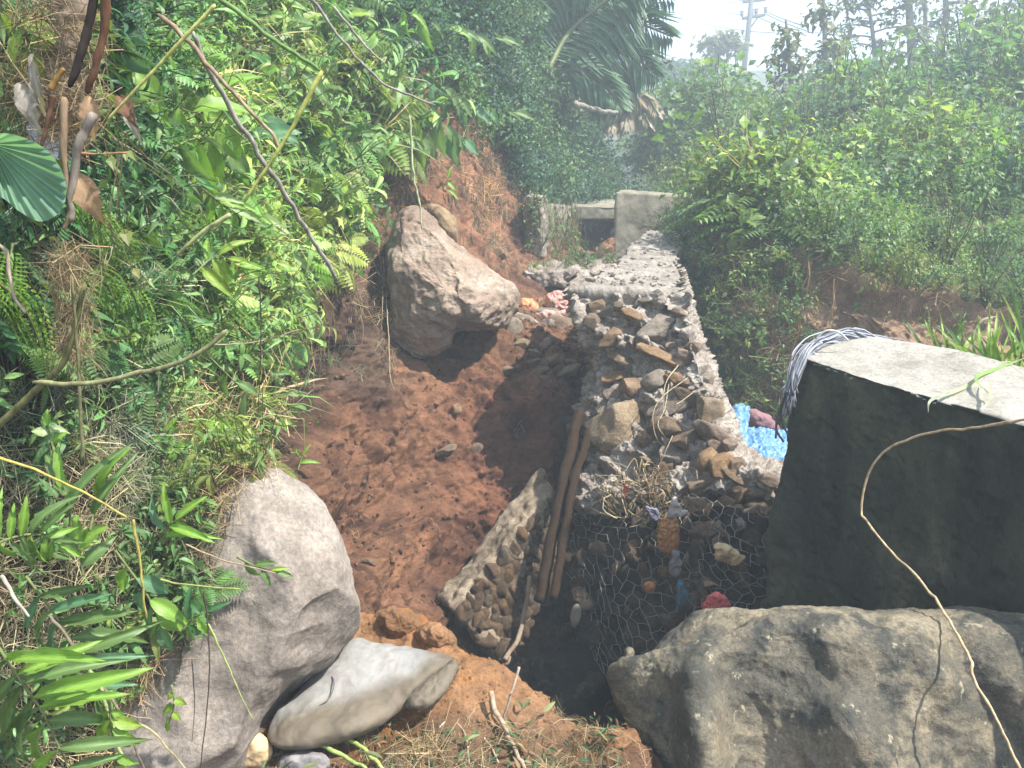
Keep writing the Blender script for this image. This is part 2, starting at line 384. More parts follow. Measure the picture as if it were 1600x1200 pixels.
# near mound of orange earth, breaking off into the pit
xs = [-3.0, -1.6, -1.0, -.7, -.5, -.355, -.17, .06, .2, .35, .6, 1.0, 1.6, 3.0]
ey = [3.1, 2.9, 2.75, 2.6, 2.47, 2.48, 2.32, 2.20, 2.04, 2.0, 2.05, 2.3, 2.5, 2.6]
ez = [.35, .25, .18, .14, .12, .15, .09, .03, 0, .02, -.2, -.2, -.2, -.3]
lowz = [0, 0, 0, 0, 0, 0, 0, 0, 0, -.02, -.16, -.2, -.2, -.2]
rows = [[(x, y, z) for x, z in zip(xs, lowz)] for y in (-1.5, .3, 1.2, 1.7)]
rows += [[(x, y - .2, z * .6) for x, y, z in zip(xs, ey, ez)], [(x, y, z) for x, y, z in zip(xs, ey, ez)],
         [(x, y + .07, z - .10) for x, y, z in zip(xs, ey, ez)], [(x, y + .16, z - .45) for x, y, z in zip(xs, ey, ez)], [(x, y + .3, z - 1.1) for x, y, z in zip(xs, ey, ez)], [(x, y + .5, -1.8) for x, y, z in zip(xs, ey, ez)]]
def mound_tint(G, N):
    px, py = proj(G); n = fbm(G, 3.0, 3, seed=4)
    t = np.ones(G.shape)
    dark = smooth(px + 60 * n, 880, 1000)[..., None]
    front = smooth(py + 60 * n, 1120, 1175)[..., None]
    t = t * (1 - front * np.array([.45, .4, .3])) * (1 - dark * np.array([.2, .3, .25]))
    y = smooth(fbm(G, 2.2, 3, seed=9), .2, .5)[..., None]
    return t * (1 + y * np.array([.25, .05, -.3]))
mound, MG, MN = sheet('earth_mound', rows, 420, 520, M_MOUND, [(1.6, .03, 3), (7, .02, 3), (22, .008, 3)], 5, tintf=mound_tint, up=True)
tag(mound, kind='structure')

# left cliff: vegetated bank near us, red slip face beyond
A = [[Q(420, 1330, 2.1), Q(330, 1150, 2.15), Q(250, 900, 2.1), Q(150, 620, 2.0), Q(60, 330, 1.95), Q(0, 50, 2.0), Q(-60, -250, 2.1)],
     [Q(520, 1080, 2.6), Q(440, 960, 2.7), Q(340, 820, 2.75), Q(300, 620, 2.8), Q(230, 330, 2.85), Q(160, 50, 3.0), Q(100, -250, 3.2)],
     [Q(650, 1020, 3.3), Q(560, 900, 3.4), Q(460, 760, 3.5), Q(395, 580, 3.55), Q(340, 350, 3.7), Q(280, 80, 3.9), Q(230, -250, 4.2)],
     [Q(790, 1030, 4.05), Q(700, 840, 4.5), Q(580, 700, 4.6), Q(500, 560, 4.65), Q(455, 350, 4.8), Q(400, 80, 5.2), Q(350, -250, 5.6)],
     [Q(880, 1000, 4.6), Q(850, 780, 4.95), Q(740, 640, 5.3), Q(640, 540, 5.6), Q(570, 360, 5.9), Q(540, 120, 6.3), Q(500, -230, 7.0)],
     [Q(960, 820, 5.3), Q(905, 660, 5.5), Q(840, 560, 5.9), Q(770, 470, 6.5), Q(690, 330, 6.9), Q(650, 130, 7.4), Q(630, -230, 8.0)],
     [Q(960, 640, 6.6), Q(880, 520, 7.0), Q(830, 470, 7.4), Q(790, 410, 7.9), Q(745, 290, 8.2), Q(715, 120, 8.8), Q(700, -220, 9.6)],
     [Q(960, 480, 8.6), Q(890, 440, 8.8), Q(850, 400, 9.2), Q(815, 350, 9.5), Q(790, 260, 9.9), Q(770, 100, 10.6), Q(760, -200, 12)],
     [Q(985, 420, 10.6), Q(920, 390, 11.2), Q(890, 350, 11.6), Q(860, 300, 12.2), Q(840, 220, 13), Q(830, 80, 14), Q(820, -180, 16)],
     [Q(1000, 350, 14), Q(970, 330, 15), Q(950, 300, 16), Q(930, 260, 17), Q(920, 190, 19), Q(915, 90, 21), Q(900, -150, 24)]]
A = [[(p[0] - .9 - .1 * k, p[1] - 2.2, p[2]) for k, p in enumerate(A[0])], [(p[0] - .35, p[1] - .7, p[2]) for p in A[0]]] + [[tuple(p) for p in r] for r in A]
def cliff_tint(G, N):
    px, py = proj(G); n = fbm(G, 1.5, 4, seed=2); n2 = fbm(G, 5, 4, seed=8)
    t = np.ones(G.shape) * np.array([.94, .84, .78])
    # the soil under the near bank and above the root line is darker and browner humus
    top = smooth(-(py + 70 * n) , -430, -240)[..., None] * 0.0
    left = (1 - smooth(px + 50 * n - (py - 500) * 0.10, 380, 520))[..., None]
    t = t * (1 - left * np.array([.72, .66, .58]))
    root = (smooth(py + 50 * n, 330, 400) * (1 - smooth(py + 50 * n - (px - 450) * .35, 545, 600)) * (1 - smooth(px + 30 * n2, 600, 640)))[..., None]
    t = t * (1 - root * np.array([.35, .2, .05]))
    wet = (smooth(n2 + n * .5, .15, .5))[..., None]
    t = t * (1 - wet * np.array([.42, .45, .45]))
    for (a, b, r) in ((560, 850, 42), (600, 800, 34), (480, 640, 40), (470, 570, 40), (690, 960, 60), (540, 900, 40), (820, 665, 18), (520, 530, 44)):  # damp humus hollows of the slip, their shade deepened in the colour
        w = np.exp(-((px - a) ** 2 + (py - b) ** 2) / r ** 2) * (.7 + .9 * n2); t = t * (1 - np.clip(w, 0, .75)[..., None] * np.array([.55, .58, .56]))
    # lower right of the slip is redder
    red = (smooth(px, 640, 800) * smooth(py, 560, 640))[..., None]
    t = t * (1 - red * np.array([.16, .30, .28]))
    orange = (smooth(px + 40*n2, 640, 690) * (1 - smooth(py, 380, 430)))[..., None]
    t = t * (1 + orange * np.array([.25, .25, .25]))
    return t
def cliff_extra(G, N):
    # undercuts and clods of the slip face, root ledge under the turf line
    px, py = proj(G)
    hol = fbm(G, 2.6, 3, seed=31); m = smooth(px, 420, 520) * smooth(py, 430, 520)
    G = G - N * (m * smooth(hol, .15, .45) * .05)[..., None]
    cl = fbm(G, 7, 4, seed=41, ridged=True); G = G + N * (m * (cl * .020 + .03 * smooth(fbm(G, 4.5, 3, seed=52), .0, .12)))[..., None]
    for (a, b, r, d) in ((560, 830, 45, -.16), (600, 800, 40, -.12), (470, 640, 40, -.10), (820, 660, 22, -.14), (650, 730, 30, -.06), (480, 610, 30, -.06), (720, 870, 50, -.10), (640, 900, 45, -.10), (520, 560, 40, -.08), (760, 560, 60, .05)):
        w = np.exp(-((px - a) ** 2 + (py - b) ** 2) / r ** 2); G = G + N * (w * d * (1.5 if d < 0 else 1))[..., None]
    return G
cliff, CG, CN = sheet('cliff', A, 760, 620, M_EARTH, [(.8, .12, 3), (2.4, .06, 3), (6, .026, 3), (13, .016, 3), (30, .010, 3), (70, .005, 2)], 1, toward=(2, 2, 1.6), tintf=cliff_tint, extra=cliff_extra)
tag(cliff, kind='structure')

# gully floor behind the broken wall
GU = [[Q(790, 640, 5.6), Q(850, 640, 5.5), Q(930, 660, 5.3), Q(1010, 690, 5.2)],
      [Q(800, 560, 6.2), Q(860, 570, 6.1), Q(930, 590, 6.0), Q(1010, 600, 5.9)],
      [Q(790, 490, 7.1), Q(850, 500, 7.0), Q(920, 520, 6.9), Q(1000, 520, 6.9)],
      [Q(790, 435, 8.4), Q(860, 450, 8.2), Q(930, 460, 8.0), Q(1010, 450, 8.2)],
      [Q(790, 405, 10.5), Q(880, 410, 10.5), Q(950, 412, 10.5), Q(1030, 410, 10.5)]]
gully, GG, GN = sheet('gully_floor', GU, 160, 120, M_EARTH, [(1.5, .08, 3), (6, .04, 3), (18, .015, 2)], 8, tintf=lambda G, N: .12 + .43 * (1 - smooth(G[..., 1:2], 7.0, 8.2)) * np.ones(3), up=True)  # floor darkens towards the culvert opening, its shade put into the tint
tag(gully, kind='structure')

# right hill and the cut bank below it
H = [[Q(1060, 620, 9.0), Q(1050, 500, 9.2), Q(1045, 400, 9.6), Q(1030, 335, 11), Q(1020, 290, 15), Q(1010, 235, 22), Q(1000, 190, 30), Q(990, 172, 50)],
     [Q(1120, 730, 6.6), Q(1115, 610, 7.1), Q(1100, 480, 7.7), Q(1100, 370, 8.6), Q(1110, 290, 12), Q(1110, 225, 19), Q(1105, 185, 30), Q(1100, 168, 50)],
     [Q(1200, 740, 5.8), Q(1190, 600, 6.3), Q(1180, 480, 6.7), Q(1190, 390, 7.2), Q(1220, 300, 10), Q(1245, 235, 16), Q(1255, 190, 26), Q(1250, 175, 45)],
     [Q(1330, 740, 5.5), Q(1320, 600, 5.9), Q(1310, 510, 6.2), Q(1325, 435, 6.5), Q(1370, 320, 9), Q(1400, 220, 14), Q(1410, 155, 24), Q(1400, 138, 42)],
     [Q(1480, 740, 5.1), Q(1460, 610, 5.5), Q(1440, 545, 5.8), Q(1480, 468, 6.1), Q(1520, 340, 8), Q(1540, 205, 13), Q(1540, 125, 22), Q(1530, 105, 38)],
     [Q(1650, 740, 4.9), Q(1630, 630, 5.2), Q(1620, 580, 5.5), Q(1630, 522, 5.8), Q(1660, 380, 7.5), Q(1690, 210, 12), Q(1700, 70, 21), Q(1690, 50, 40)],
     [Q(1950, 740, 4.6), Q(1880, 640, 4.9), Q(1870, 590, 5.2), Q(1900, 520, 5.4), Q(1950, 380, 7), Q(1980, 190, 11), Q(2000, 40, 19), Q(2000, 20, 36)],
     [Q(2600, 740, 4.0), Q(2500, 640, 4.3), Q(2450, 590, 4.7), Q(2500, 520, 5.0), Q(2550, 380, 6.5), Q(2600, 190, 10), Q(2650, 40, 17), Q(2650, 20, 32)]]
def hill_tint(G, N):
    px, py = proj(G); n = fbm(G, 1.2, 3, seed=5)
    return np.ones(G.shape) * (1 + .3 * n[..., None])
def hill_extra(G, N):
    # a turf lip hanging over the bare cut
    n, m = G.shape[:2]; v = np.linspace(0, 7, m)[None, :]
    lip = np.exp(-((v - 3.05) / .16) ** 2) * .16 - np.exp(-((v - 2.6) / .3) ** 2) * .22
    return G + np.array([0.0, -1.0, 0.15]) * (lip * (1 + .8 * fbm(G, 1.7, 3, seed=3)))[..., None]
hill, HG, HN = sheet('hillside', H, 420, 460, [M_CUT, M_HILL], [(.5, .22, 3), (2, .09, 3), (6, .05, 3, True), (18, .012, 2)], 12, tintf=hill_tint, extra=hill_extra)
me = hill.data; nf = np.arange(len(me.polygons)); vv = (nf % 459) / 459 * 7
me.polygons.foreach_set('material_index', (vv > 3.05).astype(np.int32)); tag(hill, kind='structure')
# valley floor by the blue tarp
V_ = [[(0.9, 3.4, -.25), (2.2, 3.3, -.3), (4.5, 3.0, -.3)], [(1.1, 4.4, -.35), (2.2, 4.4, -.4), (4.5, 4.0, -.4)], [(1.3, 5.6, -.45), (2.4, 5.4, -.5), (4.5, 5.0, -.5)], [(1.5, 7.0, -.5), (2.6, 7.0, -.5), (4.5, 7.0, -.5)]]
vf, _, _ = sheet('valley_floor', V_, 120, 120, M_CUT, [(1.5, .06, 3), (8, .03, 3)], 6, tintf=lambda G, N: np.full(G.shape, .9), up=True); tag(vf, kind='structure')

# far blue ridge beyond the hill
FR = [[(x, 62, -2) for x in np.linspace(-30, 70, 12)], [(x, 70, 7.4 + 1.2 * math.sin(k * 1.7) + k * .25) for k, x in enumerate(np.linspace(-34, 80, 12))], [(x, 90, 8.0 + 1.0 * math.sin(k * 1.3) + k * .2) for k, x in enumerate(np.linspace(-44, 100, 12))]]
fr, _, _ = sheet('far_hills', FR, 60, 260, M_HILL, [(.15, .8, 5)], 2, tintf=lambda G, N: np.full(G.shape, .8)); tag(fr, kind='structure')

# ------------------------------------------------------------ loose stone shapes (shared meshes)
def rock_mesh(name, seed, sub, cuts, mat, elong=(1, 1, 1), rough=.05):
    rs = np.random.default_rng(seed); bm = bmesh.new(); bmesh.ops.create_icosphere(bm, subdivisions=sub, radius=1.0)
    V = np.array([v.co for v in bm.verts]); F = np.array([[v.index for v in f.verts] for f in bm.faces]); bm.free()
    for _ in range(cuts):
        n = rs.normal(size=3); n /= np.linalg.norm(n); d = rs.uniform(.48, .82)
        s = V @ n; V = V - n * np.maximum(s - d, 0)[:, None] * .985
    V = V * (1 + rough * fbm(V, 1.6, 3, seed=seed))[:, None] * np.array(elong)
    V /= np.abs(V).max()
    return make_mesh(name, V, F, mat)
ROCK = {}
M_GSTONE = stone_mat('shaded_cage_stone', [(0.3, (0.022, 0.018, 0.014)), (0.5, (0.05, 0.038, 0.028)), (0.7, (0.10, 0.075, 0.052))], 2.2, rand=1.0, bumpd=0.02, fine=14)  # river stone copied darker, for the shade inside the cage
for key, mat in (('r', M_STONE), ('d', M_DSTONE), ('p', M_PALE), ('g', M_GSTONE)):
    ROCK[key] = [rock_mesh('stone', 40 + k, 4 if key in 'rp' else 3, 10 if key != 'd' else 5, mat, [(1, .8, .7), (1, .9, .85), (1, .7, .6), (.9, 1, .75), (1, .85, .55), (1, .75, .9)][k], .09 if key != 'd' else .05) for k in range(6)]
def put_rock(px, py, Y, wpx, hpx, kind='r', parent=None, name='stone', deep=None, ang=None, inset=0.35):
    p = Q(px, py, Y); s = Y / FPX * 1.02 * .5
    me = ROCK[kind][random.randrange(6)]
    dpt = deep if deep else (wpx + hpx) * .45
    o = link(name, me, parent, (p[0], p[1] + dpt * s * inset, p[2]), None, (wpx * s * 1.3, dpt * s * 1.15, hpx * s * 1.4))
    o.rotation_euler = (random.uniform(-.35, .35), ang if ang is not None else random.uniform(-.5, .5), random.uniform(-.5, .5) + random.choice((0, math.pi)))
    return o

# ------------------------------------------------------------ foreground boulder, right
B = lambda px, py, z: Q(px, py, None, z)
rowsB = [
 [Q(1010, 1090, 2.9), Q(1120, 1060, 3.0), Q(1240, 1020, 3.1), Q(1400, 1010, 3.1), Q(1620, 1010, 2.9), Q(1900, 1010, 2.8), Q(2200, 1010, 2.7)],
 [(B(985, 1045, .02)[0], 2.36, -.06)] + [(B(a_, 970, .26)[0] * 1.03, B(a_, 962, .28)[1] + .14, .20) for a_ in (1100, 1232, 1400, 1620, 1880, 2200)],
 [B(975, 1040, .10), B(1095, 995, .22), B(1230, 952, .30), B(1400, 957, .30), B(1620, 962, .30), B(1880, 964, .3), B(2200, 968, .3)],
 [B(962, 1043, .12), B(1088, 996, .25), B(1190, 975, .30), B(1300, 970, .33), B(1450, 968, .33), B(1700, 985, .32), B(2200, 985, .32)],
 [B(965, 1075, .05), B(1090, 1015, .25), B(1180, 1010, .26), B(1310, 1000, .31), B(1470, 1000, .31), B(1720, 1010, .3), B(2200, 1010, .3)],
 [Q(980, 1120, 2.16), Q(1095, 1075, 1.98), Q(1180, 1075, 2.03), Q(1330, 1060, 1.97), Q(1500, 1065, 1.96), Q(1740, 1070, 1.92), Q(2200, 1080, 1.8)],
 [Q(997, 1165, 2.10), Q(1100, 1130, 1.90), Q(1190, 1140, 1.99), Q(1350, 1130, 1.87), Q(1510, 1140, 1.93), Q(1750, 1150, 1.84), Q(2200, 1160, 1.75)],
 [Q(1008, 1230, 2.06), Q(1105, 1230, 1.84), Q(1210, 1240, 1.93), Q(1370, 1230, 1.80), Q(1540, 1240, 1.87), Q(1770, 1240, 1.78), Q(2200, 1240, 1.7)],
 [Q(1010, 1400, 2.06), Q(1105, 1400, 1.84), Q(1210, 1400, 1.9), Q(1370, 1400, 1.80), Q(1540, 1400, 1.87), Q(1770, 1400, 1.78), Q(2200, 1400, 1.7)]]
for r in rowsB:   # wrap the left flank back into the ground
    x, y, z = r[0]; r.insert(0, (x + .04, y + .18, z - .12)); r.insert(0, (x + .12, y + .55, z - .3))
def rb_extra(G, N):
    px, py = proj(G); q = np.stack([px, py], -1)
    for (x1, y1, x2, y2, w, d) in ((1090, 1060, 1108, 1230, 26, .030), (1150, 1060, 1165, 1230, 34, -.030), (1030, 1090, 1035, 1230, 26, -.025), (1240, 1010, 1275, 1060, 38, -.045), (1215, 990, 1330, 1150, 26, .018), (1500, 1010, 1600, 1190, 24, -.035), (1440, 1010, 1500, 1150, 26, .015), (1380, 1080, 1420, 1180, 30, -.02)):
        a_ = np.array([x1, y1]); e = np.array([x2, y2]) - a_; t = np.clip(((q - a_) @ e) / (e @ e), 0, 1); r = np.linalg.norm(q - a_ - t[..., None] * e, axis=-1) / w
        G = G + N * (np.exp(-r * r) * d * (G[..., 1] < 2.5))[..., None]
    return G
rb, RBG, RBN = sheet('boulder', rowsB, 300, 460, M_BOULDG, [(2.2, .018, 2), (6, .010, 3, True), (14, .006, 4), (50, .002, 3)], 21, up=False, extra=rb_extra)
tag(rb, 'large grey and tan lichen-mottled boulder filling the bottom right corner', 'boulder')

# lower left boulder
o, LG, LN = inflate('boulder', [(372, 752), (405, 738), (440, 748), (485, 785), (520, 835), (548, 895), (567, 950), (562, 1000), (530, 1035), (485, 1070), (440, 1110), (405, 1150), (370, 1230), (300, 1330), (180, 1330), (120, 1200), (150, 1050), (215, 930), (270, 850), (325, 790)],
   lambda x, y: 2.12 + (y - 950) * -.0004 + (x - 400) * .0003, .26, .35, M_BOULDL, [(2, .03, 3), (4.5, .018, 2, True), (20, .003, 3)], 3, power=.62, cuts=[((.55, -.6, .55), .74), ((.1, -.95, .25), .80), ((.75, -.6, -.2), .80), ((-.3, -.8, .5), .78), ((.4, -.75, -.5), .78)],
   bumps=[(360, 800, 520, 900, 40, .03), (300, 1000, 120, -.03), (470, 870, 60, .03), (505, 960, 45, -.02)], front=90, n=240)
tag(o, 'big smooth grey-tan boulder with dark smudges at lower left beside the cement bag', 'boulder')
# boulder lodged in the slip face
o, SG, SN = inflate('boulder', [(625, 345), (645, 332), (672, 345), (705, 378), (742, 412), (775, 437), (800, 458), (803, 478), (790, 500), (765, 512), (735, 518), (712, 520), (700, 545), (678, 560), (655, 563), (630, 550), (612, 520), (614, 480), (610, 430), (608, 385)],
   lambda x, y: 5.72 - (y - 450) * .0016 + (x - 700) * .001, .40, .5, M_BOULDS, [(1.2, .05, 3), (4, .028, 3, True), (12, .012, 3, True), (40, .004, 2)], 14,
   power=.6, cuts=[((.75, -.4, .55), .66), ((.35, -.9, .1), .72), ((-.5, -.85, 0), .62), ((.2, -.8, -.55), .70), ((.9, -.4, -.1), .8), ((0, -.8, .6), .7)], bumps=[(655, 350, 740, 450, 22, .10), (740, 450, 790, 465, 25, .10), (718, 440, 722, 500, 14, -.09), (690, 485, 28, .12), (760, 490, 25, .08), (735, 512, 10, -.12), (620, 470, 30, -.12), (640, 540, 30, .05)], front=80, n=220, centre=(695, 450))
tag(o, 'tan angular boulder lodged high in the red earth slip face', 'boulder')
# orange rock behind it
o, _, _ = inflate('boulder', [(672, 322), (695, 328), (712, 350), (716, 375), (700, 378), (676, 352)], lambda x, y: 5.95, .12, .3, plain_mat('ochre_rock', (.20, .14, .08), .95, var=.9), [(4, .03, 3), (15, .008, 3)], 2, n=90, front=30)
tag(o, 'small ochre yellow rock peeping out above the tan boulder', 'rock')
# small stones by the lower left boulder
for (out, Y, lab, m) in (([(345, 1200), (352, 1175), (380, 1150), (400, 1145), (420, 1160), (425, 1185), (410, 1215), (370, 1225)], 1.93, 'yellowish rough stone between the big lower left boulder and bottom edge', plain_mat('buff_stone', (.50, .36, .20), .9, var=.8)),
                         ([(435, 1200), (445, 1182), (475, 1172), (505, 1175), (517, 1190), (512, 1215), (470, 1225), (440, 1222)], 1.90, 'flat grey stone at the bottom edge below the cement bag', plain_mat('grey_stone', (.26, .24, .24), .9, var=.7))):
    o, _, _ = inflate('rock', out, lambda x, y, Y=Y: Y, .05, .1, m, [(8, .012, 3), (30, .004, 3)], 5, n=90, front=30); tag(o, lab, 'rock')

# cement bag set hard
bag = thing('cement_bag', 'hardened grey cement bag lying flat on orange earth beside the left boulder', 'cement bag', B(560, 1090, .05))
def unparent_fix(o, root): o.parent = root; o.matrix_parent_inverse = Matrix.Translation(-root.location)
m_, nt, b, o_ = new_mat('cement_sack'); v = coords(nt)
n1 = noise_node(nt, v, 4, 6, .6, .5); n2 = noise_node(nt, v, 26, 5, .7)
wv = nt.nodes.new('ShaderNodeTexWave'); wv.inputs['Scale'].default_value = 90; nt.links.new(v, wv.inputs['Vector'])
c = ramp(nt, n1, [(.3, (.14, .128, .115)), (.5, (.21, .205, .19)), (.7, (.265, .258, .235))])
c = mixc(nt, ramp(nt, noise_node(nt, v, 7, 6, .7, 1.2), [(.54, (0, 0, 0)), (.66, (1, 1, 1))]), c, (.19, .17, .16))
c = mixc(nt, .5, c, ramp(nt, n2, [(.3, (.7, .7, .7)), (.7, (1.25, 1.25, 1.25))]), 'MULTIPLY')
c = mixc(nt, 1, c, attr_tint(nt), 'MULTIPLY')
nt.links.new(c, b.inputs['Base Color']); b.inputs['Roughness'].default_value = .75; bump(nt, b, [(n2, .4, .004), (wv.outputs[0], .15, .001)])
M_SACK = m_
def sack_tint(o):
    V = np.array([v.co for v in o.data.vertices]); px, py = proj(V)
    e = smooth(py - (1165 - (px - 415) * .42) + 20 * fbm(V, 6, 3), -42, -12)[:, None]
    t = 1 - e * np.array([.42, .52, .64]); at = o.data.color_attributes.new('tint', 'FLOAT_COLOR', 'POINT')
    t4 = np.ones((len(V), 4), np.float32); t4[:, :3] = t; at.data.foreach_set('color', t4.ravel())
def bagY(x, y): return 2.02 + (1105 - y) * .0021
o, BG_, _ = inflate('sack', [(416, 1148), (432, 1112), (470, 1078), (505, 1045), (530, 1015), (560, 1000), (598, 1008), (640, 1012), (680, 1022), (706, 1034), (690, 1052), (662, 1075), (635, 1102), (600, 1128), (555, 1150), (500, 1162), (455, 1172), (425, 1166)], bagY, .05, .07, M_SACK,
   [(3, .012, 3), (9, .006, 3, True)], 4, n=220, front=70, power=.42, bumps=[(470, 1120, 640, 1040, 60, -.015), (455, 1130, 560, 1145, 30, .02), (530, 1060, 600, 1045, 16, .006), (690, 1035, 640, 1080, 10, .02)])
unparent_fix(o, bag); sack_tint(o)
o, _, _ = inflate('folded_end', [(636, 1104), (648, 1082), (672, 1060), (700, 1036), (712, 1034), (714, 1046), (700, 1072), (684, 1094), (662, 1106)], lambda x, y: 2.06 + (1070 - y) * .0021, .035, .06, M_SACK, [(9, .006, 3, True), (25, .004, 3, True)], 9, n=110, front=30, power=.5)
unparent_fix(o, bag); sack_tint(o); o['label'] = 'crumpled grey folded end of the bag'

# ------------------------------------------------------------ right concrete block
def Wd(*a): return tuple(a)
FT_L = Q(1243, 556, 3.2); FT_R = np.array(Q(1600, 662, 2.33)); d_ = (FT_R - np.array(FT_L)); d_[2] = 0.0
FT_R2 = tuple(np.array(FT_L) + d_ * 2.1 + np.array([0, 0, FT_R[2] - FT_L[2]]) * 2.1)
BT_L = (1.42, 3.52, FT_L[2] + .04); BT_R = (BT_L[0] + .95, BT_L[1] - 1.15, FT_L[2] + .03)
def dn(p, z, dx=0, dy=0): return (p[0] + dx, p[1] + dy, z)
blk = thing('concrete_block', 'large tilted mossy concrete block with sunlit flat top at right', 'concrete block', (FT_L[0] + .4, FT_L[1] - .2, -.3))
def blk_extra(P, N):
    px, py = proj(P)
    side = (N[:, 2] < .6); P = P + N * (side * (-.016 * smooth(fbm(P, 9, 3, seed=2), .28, .5) - .006 * smooth(fbm(P, 34, 2, seed=4), .25, .45)))[:, None]
    edge = smooth(P[:, 2], FT_L[2] - .07, FT_L[2] - .02) * side; P = P - N * (edge * .022 * smooth(fbm(P, 11, 4, seed=8), .12, .4))[:, None]
    P = P + np.array([-1, 0, 0]) * (.05 * np.exp(-((px - 1225) / 30) ** 2 - ((py - 830) / 90) ** 2))[:, None]
    for (a, b_, r1, r2, d) in ((1545, 640, 38, 22, -.030), (1505, 650, 30, 18, -.018), (1430, 590, 14, 8, -.012), (1385, 583, 10, 6, -.012)):
        w = np.exp(-((px - a) / r1) ** 2 - ((py - b_) / r2) ** 2); w = smooth(w + .15 * fbm(P, 30, 2), .3, .6)
        P = P + N * (w * d)[:, None] * (N[:, 2:3] < .6)
    return P
o = hexblock('block_body', [dn(FT_L, -.5, -.04, -.02), dn(FT_R2, -.5, -.02, -.04), dn(BT_L, -.5), dn(BT_R, -.5, .4, -.4), FT_L, FT_R2, BT_L, tuple(np.array(BT_R) + np.array([.4, -.4, 0]))], (230, 70, 170), M_BLOCK,
   [(1.2, .02, 3), (6, .006, 3), (30, .0018, 3)], (.02, .06, .04), 5, extra=blk_extra)
unparent_fix(o, blk)
# bare top face, its sunlight put into a paler colour: separate material by normal
o.data.materials.append(stone_mat('bare_sunlit_concrete', [(0.3, (0.20, 0.18, 0.15)), (0.5, (0.27, 0.25, 0.215)), (0.7, (0.33, 0.31, 0.27))], 3, dark=[(8, .66, (.28, .26, .22), .1)], bumpd=.003))
nr = np.zeros(len(o.data.polygons) * 3); o.data.polygons.foreach_get('normal', nr); nr = nr.reshape(-1, 3)
cz = np.zeros(len(o.data.polygons) * 3); o.data.polygons.foreach_get('center', cz); cz = cz.reshape(-1, 3)
o.data.polygons.foreach_set('material_index', ((nr[:, 2] > .6) & (cz[:, 2] > FT_L[2] - .035)).astype(np.int32))

# ------------------------------------------------------------ broken stone wall with concrete cap
wall = thing('broken_wall', 'broken rubble stone wall with pale concrete cap, its torn end facing the pit', 'stone wall', (.8, 5.2, -.9))
zt = .90
o = hexblock('cap', [(.42, 5.02, .66), (1.0, 4.86, .62), (.86, 6.7, .5), (1.45, 6.9, .5), Q(886, 452, None, zt), (1.06, 4.80, zt), (.80, 6.35, zt), (1.36, 6.9, zt)], (150, 200, 30), M_CONC,
   [(1.5, .03, 3), (5, .016, 3), (16, .007, 4), (45, .0035, 2)], (.06, .04, .2), 7); unparent_fix(o, wall)
o = hexblock('cap', [(.78, 6.4, -.6), (1.42, 6.5, -.6), (1.30, 8.2, -.6), (1.85, 8.4, -.6), (.80, 6.36, zt), (1.36, 6.78, zt - .01), (1.22, 8.2, zt + .02), (1.80, 8.4, zt + .02)], (90, 200, 60), M_CONC,
   [(1.5, .03, 3), (5, .014, 3), (16, .006, 4), (45, .003, 2)], (.06, .04, .06), 9); unparent_fix(o, wall)
o = hexblock('cap_step', [Q(994, 430, 7.8), Q(1072, 440, 8.1), Q(1010, 430, 9.2), Q(1086, 430, 9.3), Q(992, 378, 7.9), Q(1066, 380, 8.1), Q(1014, 358, 9.2), Q(1084, 360, 9.3)], (60, 60, 40), M_CONC, [(3, .03, 3), (12, .015, 3)], (.08, .06, .1), 3); unparent_fix(o, wall)
# mortar mass of the torn end, a sheet wrapped back on both sides
W = [[(.45, 6.2, .86), Q(888, 462, 5.0), Q(925, 462, 4.90), Q(985, 458, 4.84), Q(1045, 455, 4.84), Q(1058, 455, 4.95), (1.42, 6.9, .86)],
     [(.62, 6.2, .6), Q(912, 505, 5.0), Q(940, 515, 4.80), Q(990, 520, 4.72), Q(1055, 520, 4.68), Q(1080, 520, 4.75), (1.52, 6.9, .5)],
     [(.75, 6.2, .3), Q(926, 565, 5.0), Q(948, 570, 4.78), Q(1000, 580, 4.60), Q(1065, 580, 4.50), Q(1105, 585, 4.55), (1.62, 6.9, .2)],
     [(.72, 6.2, .0), Q(912, 650, 4.9), Q(950, 650, 4.55), Q(1010, 650, 4.36), Q(1075, 650, 4.28), Q(1133, 655, 4.32), (1.7, 6.6, -.1)],
     [(.5, 5.9, -.2), Q(905, 715, 4.7), Q(955, 725, 4.30), Q(1030, 725, 4.12), Q(1090, 715, 4.02), Q(1155, 710, 4.08), (1.6, 5.6, -.3)],
     [(.5, 5.6, -.35), Q(900, 770, 4.4), Q(955, 768, 4.10), Q(1050, 758, 3.93), Q(1130, 755, 3.80), Q(1218, 745, 3.75), (1.7, 4.8, -.3)],
     [(.5, 5.4, -.5), Q(900, 820, 4.4), Q(955, 810, 4.22), Q(1050, 800, 4.05), Q(1130, 795, 3.95), Q(1230, 785, 3.65), (1.75, 4.4, -.4)]]
def tear(G, N):
    px, py = proj(G); hol = fbm(G, 4.2, 3, seed=77)
    return G - N * (smooth(hol, .12, .4) * .07)[..., None]
o, WG, WN = sheet('mortar', W, 330, 360, M_MORTAR, [(1.8, .03, 3), (5, .055, 3, True), (13, .03, 4), (42, .007, 2)], 33, extra=tear, parent=None)
unparent_fix(o, wall)
